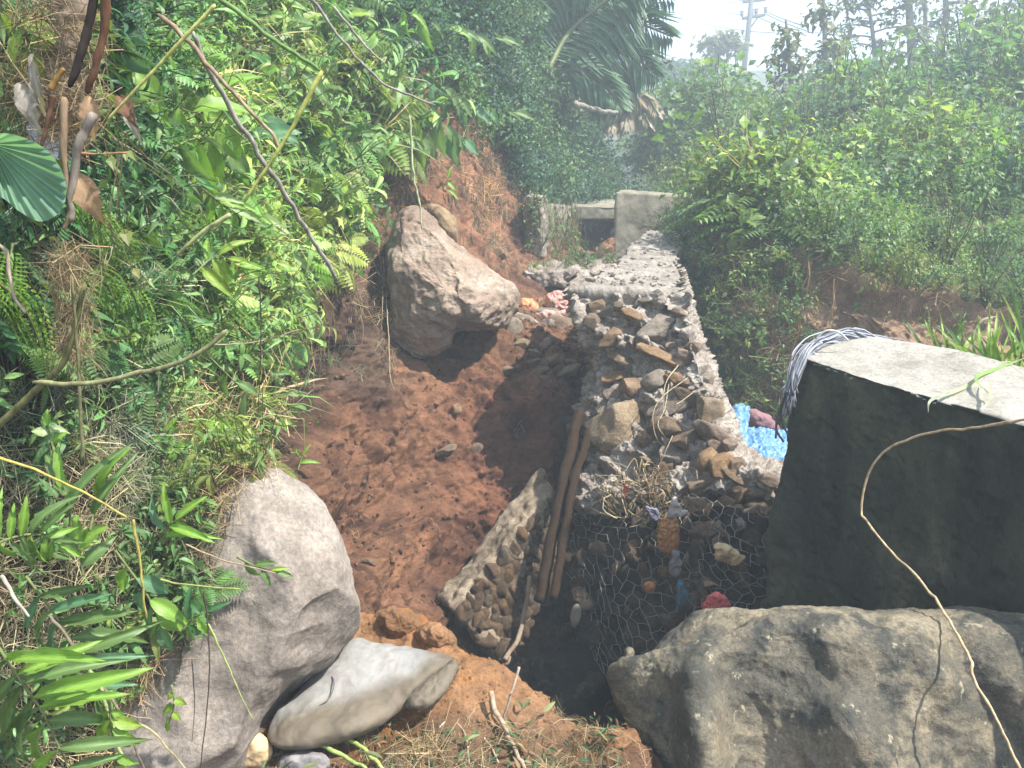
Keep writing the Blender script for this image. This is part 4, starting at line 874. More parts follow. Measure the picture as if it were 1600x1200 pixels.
vw = [weed(k, 24, 1.0, .17, .28, [G1, G2, G3][k % 3]) for k in range(6)]
vb = [bush(20 + k, 75, .5, .13, .5, [G1, G2, G3, G1][k]) for k in range(4)]
vf_ = [fern(30 + k, 6, .8, 12, G2 * 1.0) for k in range(3)]
vg = [grass(40 + k, 16, .7, .010, [G2, G4][k % 2]) for k in range(4)]
vh = [hang(50 + k, 14, .8, .07, [G1, G2, G4][k % 3]) for k in range(6)]
vs_ = [straws(60 + k) for k in range(4)]
rs = np.random.default_rng(99)
def hill_mask(px, py, G): 
    n, m = G.shape[:2]; v = np.linspace(0, 7, m)[None, :] * np.ones((n, 1))
    return smooth(v, 2.9, 3.1) * (1 - (px < 1125) * (py > 262) * (G[..., 1] < 13)) * (px > 900) * (px < 1750) * (py > -60) * (1 - .85 * smooth(fbm(G, .7, 2, seed=90), .1, .4) * 0)
P, N_ = pick(HG, HN, 9500, hill_mask, 1); D = P[:, 1]
near = np.clip(D / 13, .45, 1.25) * np.interp(D, [12, 22], [1, .40]) * np.clip(1 + 1.9 * fbm(P, .4, 2, seed=70), .35, 2.1)
i = rs.random(len(P)); 
a = i < .45; scatter('hillside_weeds', vw, P[a], near[a] * rs.uniform(.5, 1.1, a.sum()), M_LEAF, 2, .25, hs(P[a], 5) * np.array([1.6, 1.5, 1.3]))
a = (i >= .45) & (i < .8); scatter('hillside_bushes', vb, P[a], near[a] * rs.uniform(.5, 1.1, a.sum()), M_LEAF, 3, .2, hs(P[a], 8) * np.array([1.5, 1.4, 1.3]))
a = (i >= .8) & (i < .93); scatter('hillside_ferns', vf_, P[a], near[a] * rs.uniform(.5, 1.1, a.sum()), M_LEAF, 4, .2, hs(P[a], 9))
a = i >= .93; scatter('hillside_grass', vg, P[a], near[a] * rs.uniform(.6, 1.2, a.sum()), M_LEAF, 5, .15, hs(P[a], 7) * 1.2)
# creepers hanging over the cut bank
def cut_mask(px, py, G):
    n, m = G.shape[:2]; v = np.linspace(0, 7, m)[None, :] * np.ones((n, 1)); left = 1 - smooth(px, 1190, 1300)
    return (v < 3.25) * (v > .3) * (px > 1035) * (px < 1750) * np.clip(.12 + left * 3.5 + .6 * smooth(fbm(G, 1.6, 3, seed=44), .05, .3) * smooth(v, 1.8, 3) + .9 * smooth(v, 2.7, 3.1), 0, 5)
P, N_ = pick(HG, HN, 3400, cut_mask, 6); P = P + N_ * .04
i = rs.random(len(P))
a = i < .55; scatter('bank_creepers', vh, P[a], rs.uniform(.4, 1.0, a.sum()), M_LEAF, 7, .12, hs(P[a], 2) * 1.1)
a = (i >= .55) & (i < .8); scatter('bank_weeds', vw, P[a], rs.uniform(.2, .5, a.sum()), M_LEAF, 8, .5, hs(P[a], 3) * 1.2, axes=N_[a] + np.array([0, 0, .4]))
a = i >= .8; scatter('bank_straw', vs_, P[a], rs.uniform(.4, .9, a.sum()), M_DRY, 9, .5)
# slope above the gully, middle of the view
P, N_ = pick(CG, CN, 2600, lambda px, py, G: centre_mask(px, py, G) * (px < 1060) * (py > -120), 11); i = rs.random(len(P)); s = np.clip(P[:, 1] / 11, .5, 2)
ax_ = N_ * .8 + np.array([0, 0, .7]); P = P + N_ * .03
a = i < .55; scatter('slope_weeds', vw, P[a], s[a] * rs.uniform(.3, .75, a.sum()), M_LEAFD, 12, .3, hs(P[a], 4) * np.array([.8, .95, 1.1]), axes=ax_[a])
a = (i >= .55) & (i < .85); scatter('slope_bushes', vb, P[a], s[a] * rs.uniform(.3, .7, a.sum()), M_LEAFD, 13, .3, hs(P[a], 4) * np.array([.75, .9, 1.05]), axes=ax_[a])
a = i >= .85; scatter('slope_creepers', vh, P[a], s[a] * rs.uniform(.5, 1.1, a.sum()), M_LEAF, 14, .15, hs(P[a], 4))
# near bank
nw = [weed(100 + k, 17, .5, .125, .25, [G1, G2, G4 * .95, G2][k % 4] * 1.1, 3, 1, .75, ['lance', 'broad', 'lance', 'heart'][k % 4]) for k in range(8)]
nf = [fern(110 + k, 5, .34, 15, [G2, G4 * .85, G1][k % 3], .17, .3) for k in range(5)]
nh = [hang(120 + k, 12, .5, .06, [G1, G4, G2][k % 3], .45, 5, .55) for k in range(6)]
ng = [grass(130 + k, 14, .34, .004, [G2, G4][k % 2] * 1.15, .9, .5) for k in range(4)]
ns = [straws(140 + k, 18, .32, .7) for k in range(5)]
P, N_ = pick(CG, CN, 3000, lambda px, py, G: bank_mask(px, py, G) * (px > -120) * (py > -120) * (py < 1250), 21); i = rs.random(len(P)); s = np.clip(P[:, 1] / 3.2, .55, 2)
ppx, ppy = proj(P); low = smooth(ppy, 520, 640); P = P + N_ * .015; ax_ = N_ * .9 + np.array([0, 0, .6]); i = i + low * .0
hh = hs(P, 14) * np.array([.92, 1.08, 1.15])
hh[:, 0] = np.minimum(hh[:, 0], hh[:, 1] * 1.02)
def sub(a): return np.where(a)[0]
def sc(name, var, a, lo, hi, mat, sd, tl, ax=True, k=1.0): a = sub(a); return scatter(name, var, P[a], s[a] * rs.uniform(lo, hi, len(a)), mat, sd, tl, hh[a] * k, ax_[a] if ax else None)
dry_ = low * .55
sc('bank_leafy_weeds', nw, i < .36 - dry_ * .35, .35, .85, M_LEAF, 22, .35)
sc('bank_ferns', nf, (i >= .40 - dry_ * .35) & (i < .62 - dry_), .4, .95, M_LEAF, 23, .4)
sc('bank_vines', nh, (i >= .62 - dry_) & (i < .76 - dry_), .5, 1.1, M_LEAF, 24, .15, False)
sc('bank_grass', ng, (i >= .74 - dry_) & (i < .85 - dry_), .5, 1.1, M_LEAF, 25, .3)
sc('bank_dry_stems', ns, i >= .85 - dry_, .5, 1.2, M_DRY, 26, .5)
# root fringe and wisps over the bare soil round the tan boulder
def wisp(px, py, G): 
    return np.clip(box(px, py, 600, 790, 190, 460) * .9 + box(px, py, 430, 620, 330, 600) * .9 + box(px, py, 790, 900, 300, 430) * .6 + box(px, py, 440, 900, 600, 900) * .03, 0, 2)
P, N_ = pick(CG, CN, 520, wisp, 31); P = P + N_ * .02; hh = hs(P, 3); s = np.clip(P[:, 1] / 5, .6, 1.6); ax_ = N_; i = rs.random(len(P))
wisps = [straws(150 + k, 9, .3, 1.0) for k in range(4)]; wh = [hang(160 + k, 6, .45, .035, G1, .75, 5) for k in range(5)]
sc('root_wisps', wisps, i < .45, .4, 1.0, M_DRY, 32, .6)
sc('root_fringe', wh, (i >= .45), .4, 1.1, M_DRY, 33, .1, False)
# channel overgrowth
P, N_ = pick(GG, GN, 160, lambda px, py, G: box(px, py, 830, 1000, 400, 432, 6) + .04 * box(px, py, 800, 930, 430, 600), 35); hh = hs(P, 3); s = np.full(len(P), 1.0); ax_ = N_; i = rs.random(len(P))
sc('gully_weeds', vs_ + [vg[0], vw[0]], i > -1, .2, .55, M_LEAFD, 36, .5)
Pw = np.array([Q(rs.uniform(830, 965), 422 + rs.uniform(-12, 4), rs.uniform(8.0, 9.2)) for _ in range(90)]); scatter('wilted_weeds', vs_ + vw[:2] + vg[:2], Pw, rs.uniform(.12, .40, 90), M_LEAFD, 37, .8)
Pw = np.array([Q(rs.uniform(852, 905), 322 + rs.uniform(-8, 40), 9.3 + rs.uniform(0, 2)) for _ in range(60)]); scatter('wall_creepers', vh, Pw, rs.uniform(.5, 1.2, 60), M_DRY, 38, .1)
Pw = np.array([Q(rs.uniform(820, 850), rs.uniform(305, 400), 8.95) for _ in range(40)]); scatter('pier_creepers', vh[:3] + vw[:2], Pw, rs.uniform(.15, .45, 40), M_LEAFD, 39, .3)
# litter on the near mound
lit = [straws(170 + k, 10, .12, .15) for k in range(4)]; lf = []
for k in range(4):
    ac = Acc(); r2 = np.random.default_rng(k)
    for j in range(7): 
        L = r2.uniform(.02, .05); leaf_mid(ac, r2.normal(size=3) * .04 * np.array([1, 1, .15]), r2.normal(size=3) * np.array([1, 1, .3]), (r2.uniform(-.6, .6), 0, 1), L, L * .26, jit([STRAW * .55, G3 * 1.2, np.array([.14, .15, .08]), BROWN][j % 4], r2), .2, 'lance', 0, j)
    lf.append(ac.arrays())
P, N_ = pick(MG, MN, 900, lambda px, py, G: box(px, py, 420, 1010, 1120, 1330, 22) * (1 - .6 * box(px, py, 600, 900, 1000, 1135)) * (.25 + smooth(fbm(G, 4, 2, seed=12), -.1, .25)) + .012 * box(px, py, 560, 1000, 980, 1200), 41); P = P + N_ * .004; hh = np.ones((len(P), 3)) * 1.1; s = np.ones(len(P)); ax_ = N_
i = rs.random(len(P)); sc('straw_litter', lit, i < .5, .6, 1.4, M_DRY, 42, .15); sc('leaf_litter', lf, i >= .5, .6, 1.3, M_DRY, 43, .15)

# growth hanging over the left flank of the lower left boulder
bl = lambda px, py, G: (1 - smooth(px + 25 * fbm(G, 6, 2, seed=3), np.interp(py, [740, 800, 860, 930, 1000, 1080, 1200], [400, 358, 338, 315, 280, 255, 225]) - 12, np.interp(py, [740, 800, 860, 930, 1000, 1080, 1200], [400, 358, 338, 315, 280, 255, 225]) + 12)) * (py < 1090) * (G[..., 1] < 2.2)
P, N_ = pick(LG, LN, 420, bl, 51); P = P + N_ * .01; hh = hs(P, 14); s = np.full(len(P), .62); ax_ = N_ * .6 + np.array([0, 0, .7]); i = rs.random(len(P))
sc('boulder_weeds', nw, i < .3, .4, .9, M_LEAF, 52, .4); sc('boulder_dry_stems', ns, (i >= .3) & (i < .75), .5, 1.1, M_DRY, 53, .6); sc('boulder_vines', nh, (i >= .75) & (i < .87), .5, 1.0, M_LEAF, 54, .2, False); sc('boulder_ferns', nf, i >= .87, .4, .8, M_LEAF, 55, .4)

# crumbs and clods of earth lying on the slip face, mound and gully
def crumbs(name, G, N, n, maskf, lo, hi, mat, seed, cols):
    r2 = np.random.default_rng(seed); P, Nn = pick(G, N, n, maskf, seed); var = []
    for k in range(5):
        me = ROCK['d'][k]; V = np.array([v.co for v in me.vertices]); F = np.array([list(p.vertices) for p in me.polygons]); Vd = V * (1 + .18 * fbm(V, 3, 2, seed=k))[:, None]
        bm = bmesh.new(); bmesh.ops.create_icosphere(bm, subdivisions=2, radius=1.0); V = np.array([v.co for v in bm.verts]); F = np.array([[v.index for v in f.verts] for f in bm.faces]); bm.free(); V = V * (1 + .35 * fbm(V, 1.7, 2, seed=k * 3.1))[:, None] * r2.uniform(.6, 1, 3)
        var.append((V, np.zeros((0, 4), int), F, np.ones((len(V), 3))))
    hue = cols[r2.integers(len(cols), size=n)]; scatter(name, var, P, r2.uniform(lo, hi, n) * r2.uniform(.5, 1.5, n), mat, seed, .6, hue)
slip = lambda px, py, G: box(px, py, 440, 900, 540, 960, 30) * (.15 + smooth(fbm(G, 3, 3, seed=15), -.1, .4)) * (G[..., 1] < 7)
crumbs('soil_crumbs', CG, CN, 900, slip, .003, .016, M_EARTH, 61, np.array([[1, 1, 1], [.6, .55, .5], [1.3, 1.2, 1.1], [.8, .7, .6]]) * .85)
crumbs('mound_crumbs', MG, MN, 700, lambda px, py, G: box(px, py, 480, 1020, 960, 1200, 15), .002, .007, M_MOUND, 62, np.array([[1, 1, 1], [.6, .55, .5], [1.2, 1.3, 1.4]]))
for nm, g_a, n_a in (('gully_gravel', GG, GN), ('rubble_gravel', CG, CN)): crumbs(nm, g_a, n_a, 420, lambda px, py, G: box(px, py, 808, 930, 470, 606, 8) * (G[..., 1] > 4.9), .012, .042, M_EARTH, 63, np.array([[1.6, 2.2, 3.0], [2.0, 2.8, 3.8], [.9, .9, .9]]))

capP = np.array([Q(a_, b_, None, .905) for a_, b_ in zip(RNG.uniform(900, 1060, 90), RNG.uniform(388, 448, 90)) if a_ > 885 + (448 - b_) * 1.9]); r2 = np.random.default_rng(5)
bmv = []
for k in range(4):
    bm = bmesh.new(); bmesh.ops.create_icosphere(bm, subdivisions=2, radius=1.0); V = np.array([v.co for v in bm.verts]); F = np.array([[v.index for v in f.verts] for f in bm.faces]); bm.free(); bmv.append((V * (1 + .35 * fbm(V, 1.5, 2, seed=k * 2.7))[:, None] * np.array([1, .8, .5]), np.zeros((0, 4), int), F, np.ones((len(V), 3))))
scatter('cap_rubble', bmv, capP, r2.uniform(.01, .035, len(capP)), M_MORTAR, 71, .3)

crumbs('pit_rubble', PG_, PN_, 260, lambda px, py, G: box(px, py, 690, 1010, 950, 1190, 20), .02, .07, M_GSTONE, 75, np.array([[1, 1, 1], [1.6, 1.5, 1.4]]))
# ------------------------------------------------------------ plants one can tell apart
LM = {}
def lm(shape, col, k=0):
    key = (shape, col, k)
    if key not in LM:
        cols = {'mid': G2 * .9, 'bright': np.array([.17, .30, .05]), 'yellow': np.array([.21, .31, .05]), 'deep': np.array([.05, .13, .05]), 'blue': np.array([.10, .21, .11]), 'pale': np.array([.26, .34, .16]), 'dry': np.array([.34, .22, .14]), 'brown': np.array([.16, .09, .055]), 'grey': np.array([.30, .27, .24])}
        dry = col in ('dry', 'brown', 'grey')
        LM[key] = leaf_obj_mesh('leaf', shape, 1.0, cols[col], M_DRY if dry else M_LEAF, curl=.25 + .25 * k, fold=.35, wav=.05 if not dry else .16, seed=k, serr=.05 if shape == 'lance' else .02)
    return LM[key]
def put_leaf(parent, base, tip, width, mesh, nrm, name='leaf'):
    b, t = np.array(base, float), np.array(tip, float); L = np.linalg.norm(t - b); x, y, n = frame(t - b, nrm)
    o = bpy.data.objects.new(name, mesh); COL.objects.link(o); o.parent = parent
    b = b - np.array(parent.location)
    o.matrix_basis = Matrix(((x[0]*width/2, y[0]*L, n[0]*L, b[0]), (x[1]*width/2, y[1]*L, n[1]*L, b[1]), (x[2]*width/2, y[2]*L, n[2]*L, b[2]), (0, 0, 0, 1))); return o
def depth_at(px, py):
    d2 = (cx_ - px) ** 2 + (cy_ - py) ** 2; return float(CG[np.unravel_index(np.argmin(d2), d2.shape)][1])
def stem_pts(path, off, n=24, Y=None):
    P = spline(path, n); d = [Y if Y else depth_at(a, b) for a, b in P[::6]]; d = np.interp(np.arange(n), np.arange(n)[::6], d); d = np.convolve(np.pad(d, 4, 'edge'), np.ones(9) / 9, 'valid')
    o = np.broadcast_to(off, (n,)) if np.ndim(off) == 0 else np.interp(np.linspace(0, 1, n), np.linspace(0, 1, len(off)), off)
    return P, np.array([Q(a, b, max(y - q, .7)) for (a, b), y, q in zip(P, d, o)])
def plant(name, label, cat, path, off=.2, n=8, L=60, w=.4, shape='lance', cols=('mid', 'bright'), ang=50, droop=.5, r=.003, stem=(.14, .17, .06), seed=0, group=None, pairs=False, t0=.15, leafname='leaf', Y=None, endleaf=True, grow=(.75, 1.1)):
    rs = np.random.default_rng(seed + 500); off = off + (.22 if Y is None and depth_at(*path[0]) < 4.2 and path[0][1] < 560 else 0); P, W3 = stem_pts(path, off, Y=Y); root = thing(name, label, cat, tuple(W3[0]), group)
    V, a, b = tube(W3, np.linspace(r, r * .4, len(W3)), 6); o = link('stem', make_mesh('stem', V, [a, b], M_STEM, np.tile(np.array(stem), (len(V), 1)))); unparent_fix(o, root)
    T = np.gradient(P, axis=0)
    for k in range(n):
        t = t0 + (1 - t0) * (k + .5) / n; i = min(int(t * 23), 23); a0 = math.degrees(math.atan2(T[i][1], T[i][0]))
        for s in ((-1, 1) if pairs else ((-1) ** k,)):
            an = math.radians(a0 + s * ang * rs.uniform(.8, 1.25)); d = np.array([math.cos(an), math.sin(an)]) * (1 - droop * .5) + np.array([0, 1]) * droop; d /= np.linalg.norm(d)
            l = L * rs.uniform(.8, 1.15) * np.interp(t, [0, .5, 1], [grow[0], grow[1], .65]); Yb = W3[i][1]; tp = P[i] + d * l; sc_ = Yb / FPX
            tip = Q(tp[0], tp[1], Yb + rs.uniform(-.5, .3) * l * sc_)
            put_leaf(root, W3[i], tip, l * w * sc_ * rs.uniform(.85, 1.15), lm(shape, cols[rs.integers(len(cols))], rs.integers(3)), (rs.uniform(-.5, .5), -.7, rs.uniform(.2, 1)), leafname)
    if endleaf and n:
        d = T[-1] / np.linalg.norm(T[-1]); l = L * .8; tip = Q(*(P[-1] + d * l), W3[-1][1]); put_leaf(root, W3[-1], tip, l * w * W3[-1][1] / FPX, lm(shape, cols[0], 0), (0, -.7, .5), leafname)
    return root
pl = plant
pl('creeper', 'leafy creeper with broad glossy leaves round a bent stem at upper left', 'creeper', [(230, 140), (300, 175), (340, 160), (400, 185)], .45, 6, 95, .42, 'broad', ('blue', 'bright'), 60, .5, seed=1)
pl('creeper', 'creeper hanging long blue-green leaves beside the yellow cane', 'creeper', [(250, 240), (310, 215), (350, 225), (390, 215)], .5, 7, 100, .36, 'broad', ('blue', 'mid', 'bright'), 60, .8, seed=2)
pl('vine', 'vine with heart-shaped leaves dangling in front of the orange soil', 'vine', [(540, 120), (590, 165), (620, 190), (650, 215)], .5, 6, 62, .7, 'heart', ('mid', 'bright', 'yellow'), 60, .9, seed=3)
pl('vine', 'vine ending in a bunch of bright yellow-green drooping leaves', 'vine', [(600, 60), (625, 120), (640, 150), (650, 200)], .55, 7, 90, .24, 'lance', ('yellow', 'bright', 'pale'), 25, 1.2, seed=4)
pl('vine', 'thin vine with small pointed leaves left of the tan boulder', 'vine', [(470, 250), (520, 290), (560, 320)], .5, 5, 50, .6, 'heart', ('yellow', 'bright'), 60, .4, seed=5)
pl('vine', 'vine with three large drooping leaves over the dark root ledge', 'vine', [(405, 330), (430, 400), (455, 430)], .5, 5, 85, .36, 'broad', ('mid', 'bright', 'deep'), 40, 1.0, seed=6)
pl('vine', 'short vine with dark leaves low on the root ledge', 'vine', [(455, 330), (470, 380), (475, 420)], .6, 4, 70, .38, 'broad', ('mid', 'deep'), 40, 1.0, seed=7)
pl('shrub_branch', 'leafy branch reaching right from the bank above the orange soil', 'branch', [(620, 100), (680, 130), (730, 160), (800, 175)], .9, 12, 50, .32, 'lance', ('mid', 'deep', 'blue'), 55, .7, seed=8)
pl('shrub_branch', 'branch with pale serrated leaves right of the hanging vine', 'branch', [(640, 130), (690, 190), (720, 215)], 1.0, 7, 52, .4, 'broad', ('blue', 'mid'), 50, .8, seed=9)
pl('shrub_branch', 'upper leafy branch with pointed leaves near the top centre', 'branch', [(600, 0), (660, 30), (720, 50), (780, 60)], .9, 12, 46, .32, 'lance', ('mid', 'bright'), 55, .6, seed=10)
pl('fern', 'pale yellow-green fern frond pointing down left of the tan boulder', 'fern', [(310, 290), (350, 320), (400, 345), (455, 395)], .45, 12, 58, .26, 'lance', ('pale', 'bright'), 75, .6, pairs=True, seed=11, leafname='leaflet', grow=(.6, 1.1))
pl('fern', 'large bright fern frond with long leaflets at the bottom left corner', 'fern', [(-10, 1000), (30, 1060), (70, 1120), (120, 1230)], .55, 8, 125, .24, 'lance', ('bright', 'mid'), 62, -.15, pairs=True, seed=12, leafname='leaflet', Y=1.75)
pl('fern', 'second fern frond behind the big one at the bottom left', 'fern', [(40, 900), (85, 960), (125, 1030), (150, 1090)], .45, 8, 95, .22, 'lance', ('mid', 'blue'), 65, .0, pairs=True, seed=13, leafname='leaflet', Y=1.95)
pl('fern', 'fern frond cut by the left edge under the dry litter', 'fern', [(-30, 860), (20, 840), (60, 835), (90, 850)], .4, 7, 60, .28, 'lance', ('bright', 'mid'), 65, .3, pairs=True, seed=14, leafname='leaflet')
pl('fern', 'drooping fern frond with blunt leaflets hanging at the bottom edge', 'fern', [(170, 1090), (175, 1140), (180, 1210)], .5, 6, 50, .4, 'broad', ('bright', 'yellow'), 60, .1, pairs=True, seed=15, leafname='leaflet', Y=1.75)
pl('seedling', 'upright seedling with two long wavy leaves over the dry litter', 'seedling', [(110, 830), (108, 790), (100, 760)], .4, 2, 85, .24, 'strap', ('bright', 'mid'), 14, -.4, seed=16, endleaf=True)
pl('seedling', 'tall seedling with one long wavy leaf right of its twin', 'seedling', [(140, 830), (150, 790), (158, 765)], .42, 2, 80, .22, 'strap', ('bright', 'mid'), 12, -.4, seed=17)
pl('seedling', 'seedling with four pointed leaves on a pale stem above the boulder', 'seedling', [(235, 800), (262, 760), (258, 715), (262, 690)], .35, 4, 50, .42, 'lance', ('bright', 'mid'), 65, -.2, seed=18)
pl('seedling', 'three-leaved seedling in the dark hollow at left', 'seedling', [(85, 705), (78, 680), (75, 665)], .3, 3, 32, .6, 'broad', ('bright', 'pale'), 70, .1, seed=19)
pl('seedling', 'seedling with a fan of narrow leaves near the top of the left boulder', 'seedling', [(255, 850), (262, 825), (275, 812)], .25, 5, 70, .26, 'lance', ('bright', 'blue'), 60, .1, seed=20, Y=1.85)
pl('seedling', 'seedling with two rounded leaves beside brown dead leaves', 'seedling', [(130, 900), (126, 870), (122, 850)], .35, 3, 55, .6, 'broad', ('bright', 'mid'), 50, -.1, seed=21)
pl('seedling', 'dark leafed seedling leaning over the left boulder', 'seedling', [(285, 985), (305, 965), (325, 955)], .2, 5, 45, .36, 'lance', ('deep', 'bright'), 75, .4, seed=22, Y=1.78)
pl('seedling', 'young shoot of four leaves resting on the left boulder', 'seedling', [(370, 870), (400, 885), (430, 893)], .2, 4, 38, .34, 'lance', ('mid', 'yellow'), 40, .2, seed=23, Y=1.82)
pl('seedling', 'tiny two-leaved seedling on the red soil', 'seedling', [(465, 735), (470, 720), (474, 712)], .05, 2, 26, .35, 'lance', ('yellow', 'bright'), 65, -.1, seed=24)
pl('seedling', 'small yellow-leaved seedling on the orange soil face', 'seedling', [(700, 305), (698, 290), (700, 280)], .1, 3, 26, .4, 'lance', ('yellow', 'bright'), 60, .6, seed=25)
pl('creeper', 'creeping plant with tiny round leaves on the mossy clump', 'creeper', [(268, 1070), (272, 1100), (264, 1130)], .2, 5, 24, .6, 'heart', ('bright', 'yellow'), 70, .2, seed=26, Y=1.78)
pl('shrub_branch', 'leafy twig with bright backlit leaves along the top edge', 'branch', [(380, -10), (420, 30), (480, 40), (540, 25)], .5, 10, 52, .4, 'broad', ('yellow', 'bright', 'mid'), 60, .4, seed=27)
pl('shrub_branch', 'leafy twig crossing the green cane near the top', 'branch', [(400, 70), (450, 90), (480, 130), (500, 165)], .55, 8, 58, .34, 'lance', ('mid', 'blue', 'bright'), 55, .5, seed=28)
pl('creeper', 'creeper with large pointed leaves by the brown torn trunk', 'creeper', [(160, 30), (190, 80), (215, 120), (230, 170)], .35, 7, 75, .42, 'broad', ('mid', 'bright', 'blue'), 50, .6, seed=29)
pl('creeper', 'leaf cluster in the top left corner above the pleated leaf', 'creeper', [(10, 0), (35, 40), (50, 80)], .3, 5, 60, .5, 'broad', ('yellow', 'mid'), 70, .4, seed=30)
pl('weed', 'weed with several drooping leaves over the dry bank', 'weed', [(330, 560), (370, 600), (410, 640), (430, 650)], .35, 7, 48, .36, 'lance', ('bright', 'mid'), 50, .5, seed=31)
pl('weed', 'leafy weed at the upper edge of the left boulder', 'weed', [(300, 640), (330, 680), (350, 720)], .3, 9, 52, .4, 'lance', ('bright', 'mid', 'yellow'), 60, .2, seed=32)
pl('weed', 'leafy weed with serrated leaves below the yellow stalk', 'weed', [(180, 860), (230, 930), (250, 980)], .3, 7, 60, .5, 'broad', ('blue', 'mid', 'bright'), 60, .3, seed=33, Y=1.9)
pl('weed', 'weed with bright tips amid the ferns left of centre', 'weed', [(300, 430), (340, 400), (380, 420)], .4, 8, 55, .3, 'lance', ('bright', 'yellow'), 60, .4, seed=34)
# lacy ferns: frond meshes
def lacy(label, path, off, L, seed, col=np.array([.20, .33, .07])):
    rs = np.random.default_rng(seed); P, W3 = stem_pts(path, off); root = thing('fern', label, 'fern', tuple(W3[0])); acc = Acc(); acc.tube(W3, np.linspace(.003, .001, len(W3)), 4, (.15, .16, .06)); T = np.gradient(P, axis=0)
    for k in range(22):
        t = .1 + .9 * k / 22; i = min(int(t * 23), 23); a0 = math.atan2(T[i][1], T[i][0])
        for s in (-1, 1):
            a = a0 + s * 1.0; l = L * math.sin(math.pi * min(t * .8 + .2, .97)) ; d = np.array([math.cos(a), math.sin(a)]); Yb = W3[i][1]
            tip2 = P[i] + d * l; tip = np.array(Q(*tip2, Yb - .02)); b = W3[i]
            for q in range(6):
                u = .1 + .9 * q / 6; bp = b + (tip - b) * u; a2 = a + (-1) ** q * .7; ll = l * .38 * (1.1 - u * .6); e = np.array(Q(*(P[i] + d * l * u + np.array([math.cos(a2), math.sin(a2)]) * ll), Yb - .02 - rs.uniform(0, .02)))
                leaf_lo(acc, bp, e - bp, (0, -.7, .6), np.linalg.norm(e - bp) * 1.1, ll * .30 * Yb / FPX * 1.3, jit(col, rs, .2), .05)
    o = link('frond', acc.mesh('frond', M_LEAF)); unparent_fix(o, root)
for k, (lab, path, L) in enumerate((('lacy light green fern by the left edge, tips hanging down', [(-20, 430), (30, 470), (60, 530), (75, 590)], 42), ('lacy fern left of the pale broken stem', [(20, 380), (10, 450), (25, 520)], 38),
      ('lacy fern spreading in front of the dry brown clump', [(150, 330), (180, 380), (230, 400)], 40), ('feathery fern above the mossy branch', [(130, 420), (170, 450), (185, 500)], 36), ('feathery fern right of the dry brown clump', [(200, 440), (220, 500), (215, 570)], 34),
      ('lacy fern below the large pleated leaf', [(110, 300), (140, 330), (165, 390)], 34), ('light fern clump near the end of the mossy branch', [(250, 470), (290, 500), (330, 560)], 38), ('fern spray over the left boulder top', [(330, 640), (370, 680), (400, 720)], 36),
      ('pale lacy fern beside the yellow cane at top left', [(200, 60), (230, 100), (262, 130)], 34), ('feathery fern under the creeper leaves', [(260, 330), (300, 360), (330, 410)], 34), ('fern spray in the middle of the left bank', [(350, 480), (380, 520), (385, 560)], 34))):
    lacy(lab, path, .4, L, 900 + k)
# fibres, husks and young leaves round the stump
rs = np.random.default_rng(66); Pw = np.array([Q(rs.uniform(25, 140), rs.uniform(-10, 230), 1.55 + rs.uniform(-.05, .06)) for _ in range(70)]); scatter('bark_fibres', [straws(700 + k, 12, .16, 1.2) for k in range(4)], Pw, rs.uniform(.4, 1.0, 70), M_DRY, 67, .8)
Pw = np.array([Q(rs.uniform(120, 190) if k % 2 else rs.uniform(-10, 30), rs.uniform(-20, 400), 1.64 + rs.uniform(-.06, .1)) for k in range(30)]); scatter('stump_creepers', nh + nw[:4], Pw, rs.uniform(.25, .5, 30), M_LEAF, 68, .5)
Pw = np.array([Q(rs.uniform(90, 130), rs.uniform(400, 560), 1.62 + rs.uniform(-.05, .06)) for _ in range(40)]); scatter('husk_tuft', [straws(710 + k, 16, .14, 2.5) for k in range(4)], Pw, rs.uniform(.4, 1.1, 40), M_DRY, 69, .5)
# big pleated leaf
root = thing('pleated_leaf', 'large round pleated leaf filling the left edge', 'leaf', Q(-30, 230, 1.25)); nU, nV = 40, 120
G = np.zeros((nU, nV, 3)); outl = spline([(-30, 215), (5, 208), (40, 216), (70, 232), (90, 255), (103, 285), (102, 312), (90, 335), (62, 346), (30, 330), (5, 310), (-20, 300), (-60, 290)], nV)
for j in range(nV):
    for i in range(nU):
        t = i / (nU - 1); p = np.array([-15, 225]) * (1 - t) + outl[j] * t; G[i, j] = Q(p[0], p[1], 1.25 - .05 * t + .008 * t * math.sin(j / nV * 2 * math.pi * 13) - .05 * math.sin(j / nV * 3.1) * t)
T = np.tile(np.array([.15, .27, .19]), (nU * nV, 1)) * (1 + .35 * (np.sin(np.arange(nV) / nV * 2 * math.pi * 13) > .9))[None].repeat(nU, 0).reshape(-1, 1)
o = link('blade', make_mesh('blade', G.reshape(-1, 3), grid_faces(nU, nV), M_LEAF, T)); unparent_fix(o, root)
